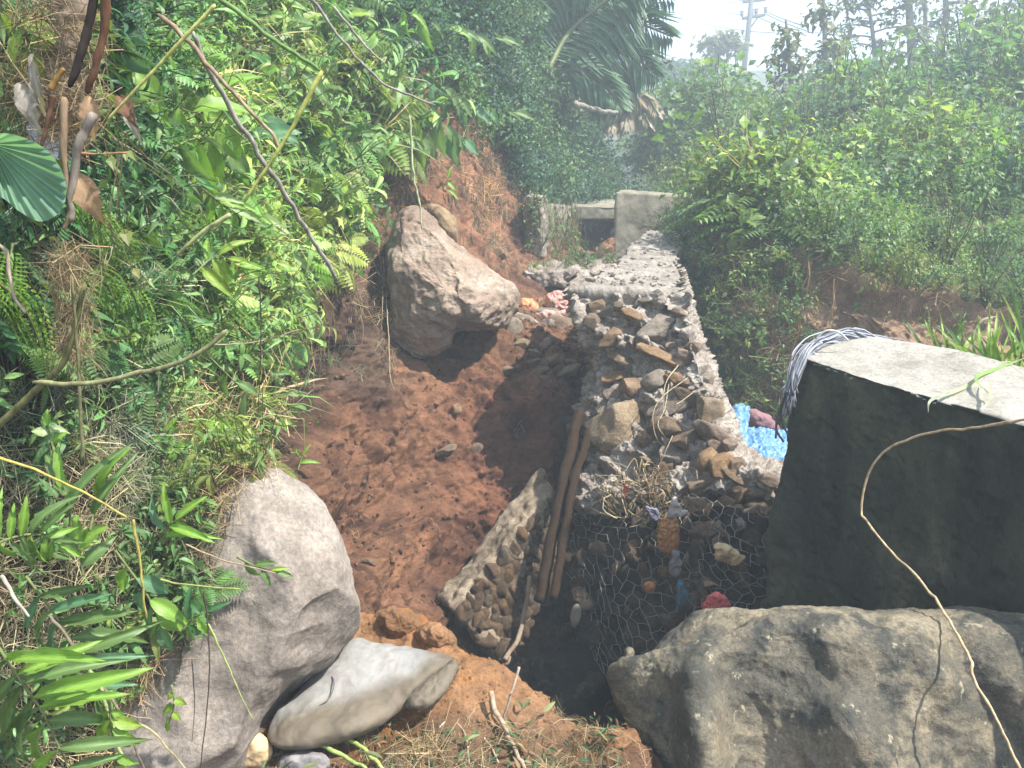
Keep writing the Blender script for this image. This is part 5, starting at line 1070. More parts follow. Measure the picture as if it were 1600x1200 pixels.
# brown torn trunk, stubs and thin stems at top left
def stick(name, label, cat, path, r, col, Y=None, off=.3, parent=None, sides=10, r2=None, bumpy=.08, mat=None):
    mat = mat or (M_BARKT if 'M_BARKT' in globals() and name in ('dead_branch', 'branch', 'trunk_piece', 'dead_twig') else None)
    P, W3 = stem_pts(path, off, Y=Y[0] if np.ndim(Y) else Y, n=36)
    if np.ndim(Y): W3 = np.array([Q(a, b, y) for (a, b), y in zip(P, np.interp(np.linspace(0, 1, 36), np.linspace(0, 1, len(Y)), Y))])
    W3 = W3 + fbm(W3, 18, 2, seed=3)[:, None] * r * .5
    r = r * (.62 if r < .04 else 1)
    tt_ = np.linspace(0, 1, 36); R = np.interp(tt_, [0, 1], [r, r * .62 if r2 is None else r2]) * (1 + (.18 if name in ('cane', 'stalk') else .0) * np.exp(-((tt_ * 3 - .5) % 1 - .5) ** 2 / .002)) * np.interp(tt_, [0, .03, .97, 1], [.5, 1, 1, .35]) * (1 + bumpy * fbm(W3, 40, 2)); V, a, b = tube(W3, R, sides)
    o = link(name, make_mesh(name, V, [a, b], mat or M_STEM, np.tile(np.array(col), (len(V), 1))))
    if parent is not None: unparent_fix(o, parent)
    else: tag(o, label, cat)
    return o
M_BARKT = plain_mat('rough_bark', (1, 1, 1), .95, .1, 1.0, 60, True, (1, 1, .3))
tr = thing('torn_trunk', 'torn brown tree stump with peeling bark and snapped stems at top left', 'stump', Q(95, 180, 1.6))
o, _, _ = inflate('trunk', [(82, -40), (140, -40), (138, 30), (128, 90), (122, 130), (132, 170), (118, 200), (92, 205), (60, 190), (30, 175), (22, 150), (40, 130), (55, 100), (58, 60), (80, 30)], lambda x, y: 1.62, .07, .1, M_BARK, [(6, .02, 3), (18, .010, 3, True), (50, .004, 3)], 5, n=120, front=40); unparent_fix(o, tr)
for path, r, col, nm in (([(165, -30), (152, 90), (134, 148)], .0105, (.10, .05, .03), 'broken_stem'), ([(150, -30), (126, 80), (104, 140)], .0105, (.035, .027, .022), 'broken_stem'), ([(78, 150), (74, 190), (66, 228)], .008, (.09, .05, .03), 'stem'), ([(95, 155), (100, 230), (106, 330), (98, 360)], .008, (.20, .14, .09), 'stem'), ([(150, 175), (124, 230), (110, 300), (106, 350)], .012, (.20, .17, .14), 'stem'), ([(78, 140), (88, 125), (98, 108)], .007, (.24, .14, .04), 'stub'), ([(108, 238), (150, 240), (200, 238)], .003, (.30, .16, .09), 'twig')):
    stick(nm, '', '', path, r, col, Y=1.5, parent=tr, mat=M_BARKT, bumpy=.35)
for (b, t, w, c) in (((140, 150), (135, 205), 30, 'dry'), ((115, 270), (145, 330), 42, 'dry'), ((50, 85), (52, 180), 18, 'grey'), ((30, 130), (45, 185), 30, 'grey'), ((190, 155), (210, 205), 18, 'grey'), ((185, 150), (200, 175), 26, 'brown')):
    put_leaf(tr, Q(*b, 1.46), Q(*t, 1.43), w * 1.45 / FPX, lm('broad', c, 2), (.2, -.9, .3), 'dead_leaf')
ACC = [Q(40, 170, 1.7), Q(96, 168, 1.72), Q(36, 250, 1.68), Q(92, 250, 1.7)]
o, _, _ = sheet('plastic_sheet', [[ACC[0], tuple((np.array(ACC[0]) + ACC[1]) / 2 + np.array([0, -.02, 0])), ACC[1]], [ACC[2], tuple((np.array(ACC[2]) + ACC[3]) / 2 + np.array([0, -.02, 0])), ACC[3]]], 30, 30, plain_mat('white_plastic', (.55, .60, .66), .4, .5, .3), [(9, .012, 3)], 4); tag(o, 'piece of whitish plastic behind the brown stump at top left', 'plastic')
S = stick
Ycane = 1.75
S('cane', 'long yellow cane slanting down from the top edge at left', 'cane', [(335, 8), (250, 100), (165, 190)], .0055, (.40, .40, .13), Y=1.7)
S('cane', 'thick green cane running down to the snapped joint at top', 'cane', [(340, -5), (420, 55), (502, 110)], .008, (.12, .20, .06), Y=1.9)
S('cane', 'yellow cane below the snapped joint pointing down left', 'cane', [(502, 112), (450, 210), (380, 318)], .0075, (.36, .38, .10), Y=1.85)
S('cane', 'short thick yellow-green cane end amid ferns', 'cane', [(360, 335), (320, 360), (275, 400)], .008, (.30, .32, .14), Y=1.85)
S('dead_branch', 'long bare grey branch hanging down to the tip left of the tan boulder', 'branch', [(300, 50), (360, 170), (430, 280), (480, 360), (529, 438)], .010, (.25, .235, .20), Y=[1.9, 2.0, 2.1, 2.2, 2.3], r2=.006, sides=10)
S('dead_branch', 'dry brown branch crossing behind the grey one near the top', 'branch', [(250, 20), (310, 80), (330, 110), (420, 200), (440, 230)], .009, (.24, .18, .12), Y=2.1)
S('dead_branch', 'thin grey branch at top centre slanting right', 'branch', [(480, -10), (540, 70), (600, 130), (680, 165)], .008, (.22, .20, .18), Y=3.0)
S('dead_branch', 'second thin branch parallel to the one at top centre', 'branch', [(520, 10), (560, 60), (600, 100)], .007, (.25, .22, .19), Y=2.9)
S('branch', 'green mossy branch lying across the left bank', 'branch', [(50, 598), (140, 600), (210, 585), (270, 570), (320, 545), (352, 518)], .0075, (.20, .20, .10), Y=1.7, r2=.004)
S('trunk_piece', 'thick dark mossy stem rising at left', 'stem', [(-40, 700), (50, 615), (105, 555), (135, 440)], .013, (.12, .12, .05), Y=1.85)
S('cane', 'upright mossy stem left of the dry litter', 'stem', [(128, 720), (122, 560), (112, 430)], .006, (.13, .13, .06), Y=1.8)
S('dead_twig', 'pale snapped stem near the left edge', 'stem', [(-30, 370), (8, 392), (16, 430), (22, 465), (40, 490)], .0055, (.38, .30, .22), Y=1.55)
S('twig', 'pale pinkish twig curving over the dark soil', 'twig', [(328, 538), (370, 538), (420, 530), (468, 514)], .0035, (.45, .33, .27), Y=2.6)
S('stalk', 'bright yellow stalk descending to the joint above the fern', 'stalk', [(-10, 710), (90, 750), (200, 810)], .0042, (.33, .28, .07), Y=1.6)
S('stalk', 'yellow stalk dropping straight down from the joint', 'stalk', [(208, 812), (218, 880), (228, 970)], .0045, (.31, .27, .07), Y=1.6)
S('cane', 'long green stem slanting down the mossy clump at bottom left', 'stem', [(130, 1020), (165, 1100), (200, 1210)], .0065, (.26, .32, .12), Y=1.6)
S('cane', 'dark thin stem running beside the long green one', 'stem', [(80, 960), (140, 1050), (190, 1120), (230, 1210)], .005, (.16, .13, .09), Y=1.62)
S('cane', 'slim green stem crossing the boulder to the black gap', 'stem', [(325, 975), (355, 1040), (396, 1128)], .0035, (.24, .28, .10), Y=1.78)
S('thin_vine', 'thin dark vine hanging down the left boulder', 'vine', [(318, 920), (326, 1000), (326, 1080), (312, 1210)], .003, (.07, .05, .045), Y=1.78)
S('thin_vine', 'second faint dark vine on the left boulder', 'vine', [(300, 1030), (304, 1100), (300, 1160)], .002, (.09, .08, .08), Y=1.80)
S('twig', 'short cut green twig lying on the left boulder', 'twig', [(250, 905), (300, 915), (378, 920)], .0035, (.25, .26, .08), Y=1.78)
S('twig', 'brown twig with leaves resting on top of the left boulder', 'twig', [(290, 850), (350, 875), (430, 897)], .003, (.26, .19, .12), Y=1.8)
S('twig', 'curved brown stem near the bottom edge at left', 'twig', [(195, 1125), (240, 1145), (295, 1205)], .004, (.30, .26, .14), Y=1.65)
S('twig', 'dry white twig lying over litter at left', 'twig', [(0, 900), (25, 935), (45, 965)], .006, (.34, .32, .26), Y=1.6)
S('creeper_root', 'black thread-like root hanging from the vine leaves', 'root', [(405, 430), (408, 520), (404, 640)], .003, (.04, .035, .03), Y=2.35)
S('hanging_root', 'long pale hanging root left of the tan boulder', 'root', [(598, 400), (604, 470), (608, 540), (612, 600), (640, 640)], .007, (.28, .21, .14), off=.25)
S('hanging_root', 'short pale root strand beside the longer hanging one', 'root', [(590, 380), (598, 440), (596, 520)], .006, (.24, .18, .12), off=.25)
S('seed_pod', 'dark dried pod hanging in front of the tan boulder', 'pod', [(628, 340), (627, 362), (627, 385)], .018, (.14, .10, .09), Y=4.4, r2=.004)
S('dangling_vine', 'spotted pale stem hanging above the tan boulder', 'stem', [(640, 180), (645, 260), (655, 320), (660, 358)], .009, (.32, .34, .20), Y=3.6, r2=.003)
# foreground sticks
mY = lambda *p: [Q(a, b, None, z) for a, b, z in p]
def gstick(name, label, cat, pts, r, col, r2=None):
    W3 = spline(mY(*pts), 30); W3 = W3 + fbm(W3, 20, 2, seed=2)[:, None] * r * .6; V, a, b = tube(W3, np.linspace(r, r2 or r * .6, 30) * (1 + .12 * fbm(W3, 50, 2)), 9)
    tag(link(name, make_mesh(name, V, [a, b], M_STEM, np.tile(np.array(col), (len(V), 1)))), label, cat)
gstick('stick', 'thick brown stick leaning on the orange mound at bottom centre', 'stick', [(768, 1080, .11), (778, 1120, .07), (800, 1160, .05), (826, 1215, .03)], .0085, (.30, .22, .15))
gstick('stick', 'thin pale stick standing upright beside the brown one', 'stick', [(811, 1042, .20), (800, 1080, .14), (786, 1125, .05)], .0042, (.34, .27, .22), .0035)
gstick('twig', 'short tapered twig on the mound left of the brown stick', 'twig', [(752, 1142, .03), (765, 1165, .03), (780, 1190, .03)], .004, (.36, .28, .18))
gstick('twig', 'forked pale twig below the cement bag', 'twig', [(702, 1122, .04), (688, 1135, .06), (672, 1155, .02)], .003, (.38, .32, .24))
gstick('twig', 'thin curved twig hanging at the bottom of the mound', 'twig', [(703, 1120, .04), (725, 1145, .05), (733, 1195, .03)], .003, (.34, .27, .18))
gstick('twig', 'straight twig leading from the bag end to lower left', 'twig', [(672, 1092, .08), (650, 1115, .06), (622, 1130, .04)], .003, (.32, .26, .18))
gstick('cut_cane', 'upper cut green stem in the litter at bottom edge', 'stem', [(530, 1140, .06), (560, 1165, .06), (600, 1200, .05), (630, 1230, .05)], .0065, (.28, .36, .10))
gstick('cut_cane', 'lower cut green stem in the litter at bottom edge', 'stem', [(490, 1160, .06), (520, 1172, .06), (555, 1190, .05), (590, 1225, .05)], .007, (.26, .34, .10))
gstick('dead_twig', 'dry curled stem on the cement bag', 'stem', [(512, 1050, .16), (522, 1065, .17), (515, 1090, .15), (495, 1105, .13)], .0022, (.12, .10, .10), .0015)
for k, (a, b) in enumerate(((568, 1128), (650, 1135), (610, 1122), (545, 1150), (955, 1160), (700, 1168))):
    p = Q(a, b, None, .02); s = (.016, .011, .012, .012, .017, .014)[k]; o = link('pebble', ROCK['p'][k], None, p, (k, k, k), (s * 1.3, s, s * .8))
    tag(o, ['tan pebble on litter right of the bag bottom', 'brown pebble below the folded bag end', 'grey pebble under the bag edge', 'small pebble near the cut green stems', 'clod-like pebble left of the right boulder', 'pebble in litter left of the brown stick'][k], 'pebble')
# earthen lump on top of the mound and clods at the right
for out, Y, lab in (([(588, 985), (595, 962), (615, 953), (640, 957), (662, 972), (668, 988), (640, 998), (605, 998)], 2.44, 'ochre clod of earth crowning the orange mound'), ([(648, 990), (665, 976), (690, 980), (712, 998), (700, 1012), (668, 1010)], 2.38, 'darker lumpy clod right of the ochre one'), ([(925, 1170), (940, 1150), (965, 1138), (990, 1142), (1002, 1170), (1000, 1190), (950, 1190)], 2.0, 'reddish clod wedged against the right boulder')):
    o, _, _ = inflate('earth_clod', out, lambda x, y, Y=Y: Y, .07, .1, M_MOUND, [(6, .02, 3), (20, .010, 3), (60, .003, 2)], 5, n=100, front=34); o.data.color_attributes.new('tint', 'FLOAT_COLOR', 'POINT').data.foreach_set('color', np.ones(len(o.data.vertices) * 4, np.float32)); tag(o, lab, 'clod')

# ------------------------------------------------------------ on and round the right block
root = thing('strip_bundle', 'tangle of grey plastic strips draped over the top left corner of the big block', 'plastic strips', Q(1290, 535, 3.3)); rs = np.random.default_rng(4); acc = Acc(); acc2 = Acc()
for k in range(95):
    o1, o2 = rs.normal() * 7, rs.normal() * 5; x1 = rs.uniform(1330, 1445)
    path = [(x1, 546 + o1 * .35 + (x1 - 1330) * .03), (1330 + o1, 533 + o2 + rs.uniform(-9, 6)), (1285 + o1, 536 + o2), (1256 + o1 * .8, 556 + o2)]
    dep = [3.42, 3.38, 3.32, 3.18]
    if rs.random() < .62: path += [(1242 + o1 * .6, 590 + o2), (1234 + rs.normal() * 6, rs.uniform(610, 650))]; dep += [3.13, 3.10]
    P = np.array([Q(a, b, d - .02 * rs.random()) for (a, b), d in zip(path, dep)]); P = spline(P, 22) + fbm(spline(P, 22), 6, 2, seed=k)[:, None] * .018
    acc.tube(P, .0034 * rs.uniform(.7, 1.3), 4, np.array([.20, .21, .24]) * rs.choice([.35, .7, 1.1, 1.6]))
o = link('strips', acc.mesh('strips', plain_mat('grey_plastic', (1, 1, 1), .45, .5, .3, use_tint=True))); unparent_fix(o, root); tag(o, kind='stuff')
for k, path in enumerate(([(1240, 590), (1218, 640), (1213, 670), (1224, 690)], [(1236, 600), (1222, 630), (1222, 660), (1232, 680)], [(1245, 580), (1228, 620), (1215, 655), (1212, 685)], [(1285, 535), (1270, 545), (1272, 552), (1290, 560)], [(1275, 530), (1290, 517), (1310, 519), (1325, 532)])):
    W3 = spline([Q(a, b, 3.12 if k < 3 else 3.2) for a, b in path], 24); V, a, b = tube(W3, .0045, 6); o = link('strip', make_mesh('strip', V, [a, b], plain_mat('plastic_loop', (.07, .075, .085) if k < 3 else (.4, .41, .44), .4, .5))); unparent_fix(o, root)
W3 = spline([Q(1640, 648, 2.12), Q(1600, 655, 2.16), Q(1530, 668, 2.3), Q(1460, 675, 2.45), Q(1390, 700, 2.55), Q(1357, 740, 2.6), Q(1346, 795, 2.6), Q(1355, 815, 2.55), Q(1400, 870, 2.4), Q(1440, 910, 2.25), Q(1475, 955, 2.10), Q(1515, 1030, 1.9), Q(1520, 1055, 1.86), Q(1560, 1130, 1.76), Q(1595, 1205, 1.68)], 90)
V, a, b = tube(W3 + fbm(W3, 20, 2)[:, None] * .004, np.linspace(.0042, .0034, 90) * (1 + .25 * (fbm(W3, 30, 1) > .3)), 8); tag(link('dry_vine', make_mesh('dry_vine', V, [a, b], M_STEM, np.tile((.46, .34, .20), (len(V), 1)))), 'long dry tan vine looping across the block face and down the boulder', 'vine')
# grass behind the block
def blades(root, base, n, Hpx, Y, seed, cols, spread=90, w=.007):
    rs = np.random.default_rng(seed)
    for k in range(int(n * 1.8)):
        a = -95 + rs.normal() * spread * .45; l = 1.45 * Hpx * rs.uniform(.55, 1.1); bx, by = base[0] + rs.normal() * 10, base[1]; d = np.array([math.cos(math.radians(a)), math.sin(math.radians(a))])
        pts = [Q(bx + d[0] * l * t, by + d[1] * l * t + .35 * l * abs(d[0]) * t * t, Y + rs.uniform(-.05, .05)) for t in (0, .3, .6, .85, 1)]
        P = spline(pts, 9); T = np.gradient(P, axis=0); X = np.cross(T, [rs.uniform(-.4, .4), -1, .2]); X /= np.linalg.norm(X, axis=1)[:, None]; ww = w * np.array([.5, .9, 1, 1, .95, .8, .6, .35, .02])[:, None]
        V = np.stack([P - X * ww, P, P + X * ww], 1); V[:, 1, 1] += .002; c = cols[rs.integers(len(cols))]
        o = link('blade', make_mesh('blade', V.reshape(-1, 3), grid_faces(9, 3), M_LEAF, np.tile(jit(c, rs), (27, 1)))); unparent_fix(o, root)
BR = np.array([.20, .33, .05]); OL = np.array([.10, .19, .06])
for k, (bx, by, n, h, Y, lab) in enumerate(((1585, 600, 12, 95, 3.2, 'tall bright grass tuft at the right edge behind the big block'), (1535, 585, 11, 85, 3.4, 'grass tuft behind the block left of the edge tuft'), (1480, 568, 10, 75, 3.6, 'low bright grass tuft near the strip bundle end'), (1560, 590, 9, 70, 3.9, 'grass tuft standing farthest behind the block'), (1620, 600, 10, 120, 3.0, 'grass tuft running out of the right edge'))):
    r_ = thing('grass_tuft', lab, 'grass', Q(bx, by + 8, Y)); blades(r_, (bx, by + 8), n, h, Y, 70 + k, [BR, BR, OL, np.array([.30, .36, .10])])
def arch(label, pts, Y, w, col):
    W3 = spline([Q(a, b, y) for (a, b), y in zip(pts, Y)], 26); T = np.gradient(W3, axis=0); X = np.cross(T, [.1, -.7, .7]); X /= np.linalg.norm(X, axis=1)[:, None]; ww = w * np.sin(np.linspace(.25, 3.1, 26))[:, None]
    V = np.stack([W3 - X * ww, W3, W3 + X * ww], 1); tag(link('grass_straw', make_mesh('grass_straw', V.reshape(-1, 3), grid_faces(26, 3), M_LEAF, np.tile(col, (78, 1)))), label, 'grass blade')
arch('dry pale grass blade drooping over the block edge', [(1560, 585), (1530, 595), (1490, 612), (1455, 625), (1450, 645)], [2.95, 2.8, 2.65, 2.52, 2.5], .007, (.34, .36, .26))
arch('green grass blade bent over the block top', [(1600, 560), (1560, 575), (1525, 590), (1540, 610), (1555, 622)], [3.0, 2.9, 2.75, 2.6, 2.5], .007, (.22, .34, .10))
arch('curled straw blade at the chipped block edge', [(1545, 590), (1548, 610), (1545, 628), (1530, 640)], [2.7, 2.55, 2.45, 2.42], .005, (.36, .33, .24))
arch('long flat grass blade crossing the sunlit block top', [(1580, 565), (1520, 568), (1460, 572), (1400, 572)], [3.1, 3.1, 3.05, 3.0], .006, (.18, .26, .12))
arch('arched dry seed stem above the grass', [(1520, 560), (1522, 525), (1535, 500), (1560, 494)], [3.5, 3.5, 3.5, 3.5], .005, (.42, .40, .30))
# blue tarp and mauve bundle in the hollow
M_TARP = plain_mat('blue_tarp', (.10, .23, .42), .45, .5, .7, 60, trans=.1)
root = thing('tarpaulin', 'crumpled blue tarpaulin lying in the hollow between wall and block', 'tarpaulin', Q(1180, 720, 4.6))
o, _, _ = sheet('upright_fold', [[Q(1136, 645, 4.75), Q(1150, 634, 4.75), Q(1171, 634, 4.8)], [Q(1140, 675, 4.65), Q(1155, 670, 4.6), Q(1168, 665, 4.7)], [Q(1148, 705, 4.5), Q(1162, 705, 4.45), Q(1172, 700, 4.55)], [Q(1160, 730, 4.4), Q(1174, 735, 4.4), Q(1180, 725, 4.45)]], 70, 50, M_TARP, [(6, .03, 3, True), (20, .012, 3, True)], 5); unparent_fix(o, root)
o, _, _ = sheet('ground_sheet', [[Q(1168, 672, 4.95), Q(1200, 674, 5.0), Q(1245, 678, 5.0)], [Q(1168, 695, 4.75), Q(1200, 697, 4.75), Q(1245, 700, 4.8)], [Q(1172, 735, 4.45), Q(1205, 728, 4.5), Q(1245, 725, 4.5)]], 80, 80, M_TARP, [(5, .03, 3, True), (18, .016, 3, True), (50, .004, 2)], 8); unparent_fix(o, root)
o, _, _ = inflate('cloth_bundle', [(1168, 648), (1178, 640), (1192, 645), (1206, 655), (1216, 668), (1212, 676), (1185, 675), (1170, 668)], lambda x, y: 5.1, .12, .2, plain_mat('mauve_cloth', (.20, .11, .12), .85, .2, .5), [(5, .02, 3), (16, .008, 3, True)], 3, n=80, front=26); tag(o, 'dull mauve cloth bundle behind the blue tarpaulin', 'cloth bundle')

# ------------------------------------------------------------ rubbish in the mesh and gully
def cloth(name, label, cat, out, Y, tf, m, spec, seed=1): 
    o, _, _ = inflate(name, out, lambda x, y: Y, tf, tf * .8, m, spec, seed, n=90, front=30, power=.6); tag(o, label, cat); return o
cloth('plastic_bag', 'orange-brown folded plastic bag hanging on the wire mesh', 'plastic bag', [(1034, 812), (1045, 806), (1058, 812), (1060, 835), (1056, 858), (1042, 864), (1030, 856), (1029, 832)], 3.52, .03, plain_mat('amber_plastic', (.34, .15, .05), .35, .5, .8, 26, False, (5, 1, .6)), [(8, .006, 2), (35, .008, 2, True)])
cloth('plastic_strip', 'white torn plastic knot above the amber bag', 'plastic scrap', [(1042, 806), (1046, 795), (1054, 778), (1062, 790), (1072, 800), (1058, 808)], 3.5, .012, plain_mat('white_scrap', (.34, .30, .27), .5, .4, .4), [(20, .01, 3, True)])
cloth('plastic_strip', 'grey crumpled plastic tail below the amber bag', 'plastic scrap', [(1052, 860), (1062, 868), (1064, 885), (1058, 900), (1048, 898), (1047, 880)], 3.5, .012, plain_mat('grey_scrap', (.18, .165, .16), .5, .4, .5), [(20, .01, 3, True)])
cloth('rag', 'crumpled red rag caught at the foot of the mesh', 'rag', [(1098, 946), (1104, 932), (1118, 926), (1132, 934), (1140, 950), (1138, 962), (1122, 966), (1108, 960)], 3.16, .03, plain_mat('red_cloth', (.50, .10, .09), .7, .3, .8, 40), [(12, .012, 3, True), (40, .005, 2, True)])
cloth('plastic_scrap', 'yellowish crumpled plastic in the middle of the mesh', 'plastic scrap', [(1116, 852), (1130, 850), (1150, 862), (1162, 872), (1150, 882), (1132, 876), (1120, 872)], 3.42, .025, plain_mat('yellow_scrap', (.50, .36, .18), .5, .4, .7), [(14, .014, 3, True)])
cloth('rag', 'blue rag deep behind the mesh', 'rag', [(1060, 910), (1068, 912), (1076, 940), (1074, 975), (1064, 985), (1058, 950)], 3.46, .02, plain_mat('blue_cloth', (.05, .12, .18), .7, .3, .7), [(14, .014, 3, True)])
cloth('plastic_scrap', 'small orange scrap behind the mesh at centre', 'plastic scrap', [(1008, 912), (1018, 908), (1024, 918), (1020, 928), (1009, 926)], 3.6, .012, plain_mat('orange_scrap', (.45, .18, .06), .5, .4, .4), [(20, .008, 3)])
cloth('plastic_scrap', 'tiny red scrap in the root tangle', 'plastic scrap', [(975, 760), (981, 758), (983, 772), (977, 778), (973, 768)], 3.86, .01, plain_mat('red_scrap', (.60, .14, .10), .5, .4, .4), [(20, .005, 3)])
cloth('plastic_scrap', 'pale lilac scrap left of the amber bag', 'plastic scrap', [(1010, 792), (1024, 796), (1030, 808), (1022, 812), (1014, 802)], 3.66, .01, plain_mat('lilac_scrap', (.16, .155, .21), .5, .4, .4), [(20, .01, 3, True)])
cloth('bone_like_root', 'pale rounded root end at the left edge of the mesh', 'root', [(894, 950), (903, 945), (908, 958), (903, 976), (895, 982), (891, 966)], 3.6, .02, plain_mat('pale_root', (.26, .22, .17), .8), [(10, .006, 3)])
cloth('sack', 'knotted pink sack on top of the gully rubble', 'sack', [(853, 475), (856, 462), (868, 455), (882, 458), (891, 470), (890, 482), (876, 490), (860, 488)], 7.2, .10, plain_mat('pink_sack', (.50, .27, .23), .7, .3, .6, 20, False, (3, 1, 1)), [(4, .02, 3), (14, .018, 3, True)])
cloth('sack', 'torn orange sack beside the knotted pink one', 'sack', [(811, 476), (818, 468), (832, 468), (840, 478), (840, 494), (828, 490), (816, 484)], 7.1, .08, plain_mat('orange_sack', (.62, .22, .10), .6, .3, .8, 14), [(6, .03, 3, True)])
cloth('sack', 'flattened pinkish sack under the orange one', 'sack', [(838, 492), (850, 484), (870, 488), (890, 486), (892, 496), (872, 504), (848, 504)], 6.95, .06, plain_mat('dull_pink_sack', (.40, .25, .21), .7, .3, .6), [(6, .03, 3, True)])
cloth('concrete_shard', 'pale curved concrete shard at the foot of the tan boulder', 'concrete shard', [(796, 490), (808, 487), (826, 496), (842, 505), (832, 512), (812, 506), (798, 500)], 6.6, .04, M_PALE, [(5, .02, 3)])
# root tangle at the wall foot
rs = np.random.default_rng(21); acc = Acc()
for k in range(70):
    c0 = np.array([rs.uniform(948, 1050), rs.uniform(738, 800)]); pts = [Q(*(c0 + np.cumsum(rs.normal(size=(4, 2)) * 13, 0)[j]), 3.84 + rs.uniform(-.06, .04)) for j in range(4)]
    acc.tube(spline(pts, 10), .0022 * rs.uniform(.6, 1.6), 3, jit(STRAW * rs.choice([.35, .6, 1.0]), rs, .2))
o = link('root_tangle', acc.mesh('root_tangle', M_STEM)); tag(o, kind='stuff')
for k, pts in enumerate(([(1075, 590), (1035, 620), (1020, 650), (1030, 690), (1070, 710)], [(1045, 600), (1038, 640), (1028, 665), (1045, 690)], [(1060, 570), (1040, 600), (1036, 650)], [(1100, 600), (1060, 630), (1056, 622)], [(1030, 640), (1034, 670), (1060, 700), (1085, 715)])):
    S('dry_straw', ['curved straw trailing over the wall end, longest one', 'curled straw inside the wall end hollow', 'short straw bent over the broken wall', 'straight twig lying on the wall edge', 'straw trailing right below the wall hollow'][k], 'straw', pts, .0045, (.40, .32, .20), Y=[4.35, 4.25, 4.18, 4.15])
o, _, _ = sheet('red_tape', [[Q(988, 383, 8.15), Q(1010, 380, 8.15), Q(1030, 384, 8.2)], [Q(986, 390, 8.1), Q(1010, 387, 8.1), Q(1030, 388, 8.15)]], 14, 30, plain_mat('red_tape', (.45, .10, .09), .6), [(8, .01, 2)]); tag(o, 'strip of red tape across the wall cap', 'tape')

# ------------------------------------------------------------ palm above the gully
def palm_frond(root, pts, Y, n, L, seed, col, down=.6, w=.030, name='frond'):
    rs = np.random.default_rng(seed); W2 = spline(pts, 40); acc = Acc(); W3 = np.array([Q(a, b, Y + .4 * math.sin(k / 13)) for k, (a, b) in enumerate(W2)]); acc.tube(W3, np.linspace(.05, .012, 40), 5, np.array([.16, .20, .08])); T = np.gradient(W3, axis=0)
    for k in range(n):
        t = .12 + .88 * k / n; i = int(t * 39); tt = T[i] / np.linalg.norm(T[i]); 
        for s in (-1, 1):
            perp = np.cross(tt, [0, -1, 0]) * s; perp /= np.linalg.norm(perp); d = perp + tt * .9 + np.array([0, rs.uniform(-.5, .2), -down]) ; l = L * math.sin(math.pi * (t * .8 + .15)) * rs.uniform(.85, 1.1)
            leaf_lo(acc, W3[i], d, (.2, -.8, .5), l, w * 2.2, jit(col, rs, .25), .18)
    o = link(name, acc.mesh(name, M_LEAFD)); unparent_fix(o, root); return o
palm = thing('palm', 'big drooping palm above the gully, its fronds spread against the sky', 'palm', Q(850, 170, 13.5)); PG = np.array([.05, .12, .055])
V, a, b = tube([Q(850, 230, 13.8), Q(850, 170, 13.6), Q(856, 120, 13.5)], [.16, .15, .13], 12); o = link('trunk', make_mesh('trunk', V, [a, b], M_BARK)); unparent_fix(o, palm)
for k, (pts, L) in enumerate((([(856, 110), (900, 20), (970, -20), (1055, 0)], 1.15), ([(856, 112), (920, 50), (985, 35), (1052, 58)], 1.05), ([(856, 115), (920, 85), (980, 85), (1030, 120)], .9), ([(856, 110), (860, 20), (900, -50), (990, -70)], 1.1), ([(856, 112), (820, 40), (780, 10), (740, 30)], .9), ([(856, 115), (900, 110), (940, 130), (975, 170)], .7), ([(856, 110), (840, 30), (850, -40), (880, -110)], 1.0), ([(856, 110), (890, 50), (950, 0), (1010, -30)], 1.0))):
    palm_frond(palm, pts, 13.4 - .15 * k, 46, L, 300 + k, PG * (1 + .15 * (k % 3)), .7)
dead = thing('dead_palm', 'dry brown palm crown with hanging dead fronds right of the green palm', 'palm', Q(985, 190, 15))
for k, pts in enumerate(([(990, 130), (985, 160), (975, 200)], [(985, 140), (1000, 165), (1015, 195)], [(985, 140), (965, 170), (955, 205)], [(985, 140), (1010, 150), (1030, 180)], [(985, 140), (950, 155), (925, 160)])):
    palm_frond(dead, pts, 15, 18, .5, 330 + k, np.array([.30, .24, .17]), 1.2, .03, 'dead_frond')
S('bare_branch', 'dark bare branch pointing right below the palm', 'branch', [(965, 125), (1000, 108), (1050, 95)], .07, (.10, .10, .08), Y=14.5, r2=.02)
S('dead_branch', 'pale snapped branch at the foot of the palm', 'branch', [(895, 160), (930, 172), (965, 178)], .05, (.28, .25, .20), Y=13, r2=.03)

# ------------------------------------------------------------ trees on the skyline
def tree(label, base, Y, path, r, limbs, leaves, leafL, col, seed, name='tree', flat=.5):
    rs = np.random.default_rng(seed); root = thing(name, label, 'tree', Q(*base, Y)); W3 = spline([Q(a, b, Y) for a, b in [base] + path], 24); acc = Acc(); acc.tube(W3, np.linspace(r, r * .35, 24), 8, (.20, .18, .15)); cr_ = Acc(); pxm = Y / FPX
    for (t, ax, ay, n, R) in limbs:
        p = W3[int(t * 23)]; e = p + np.array([ax * pxm, rs.uniform(-.6, .6) * abs(ax) * pxm, -ay * pxm]); m = (p + e) / 2 + np.array([0, 0, .12 * np.linalg.norm(e - p)])
        B3 = spline([p, m, e], 12); acc.tube(B3, np.linspace(r * .35, r * .08, 12), 5, (.20, .18, .15))
        for k in range(n):
            q = B3[rs.integers(5, 12)] + rs.normal(size=3) * R * pxm * np.array([1, 1, flat]); l = leafL * rs.uniform(.6, 1.3); leaf_lo(cr_, q, rs.normal(size=3) * np.array([1, 1, .5]), (rs.uniform(-.6, .6), rs.uniform(-.6, .6), 1), l, l * .45, jit(col, rs), .25)
    o = link('trunk', acc.mesh('trunk', M_STEM)); unparent_fix(o, root)
    if cr_.n: o = link('crown', cr_.mesh('crown', M_LEAFD)); unparent_fix(o, root)
    return root
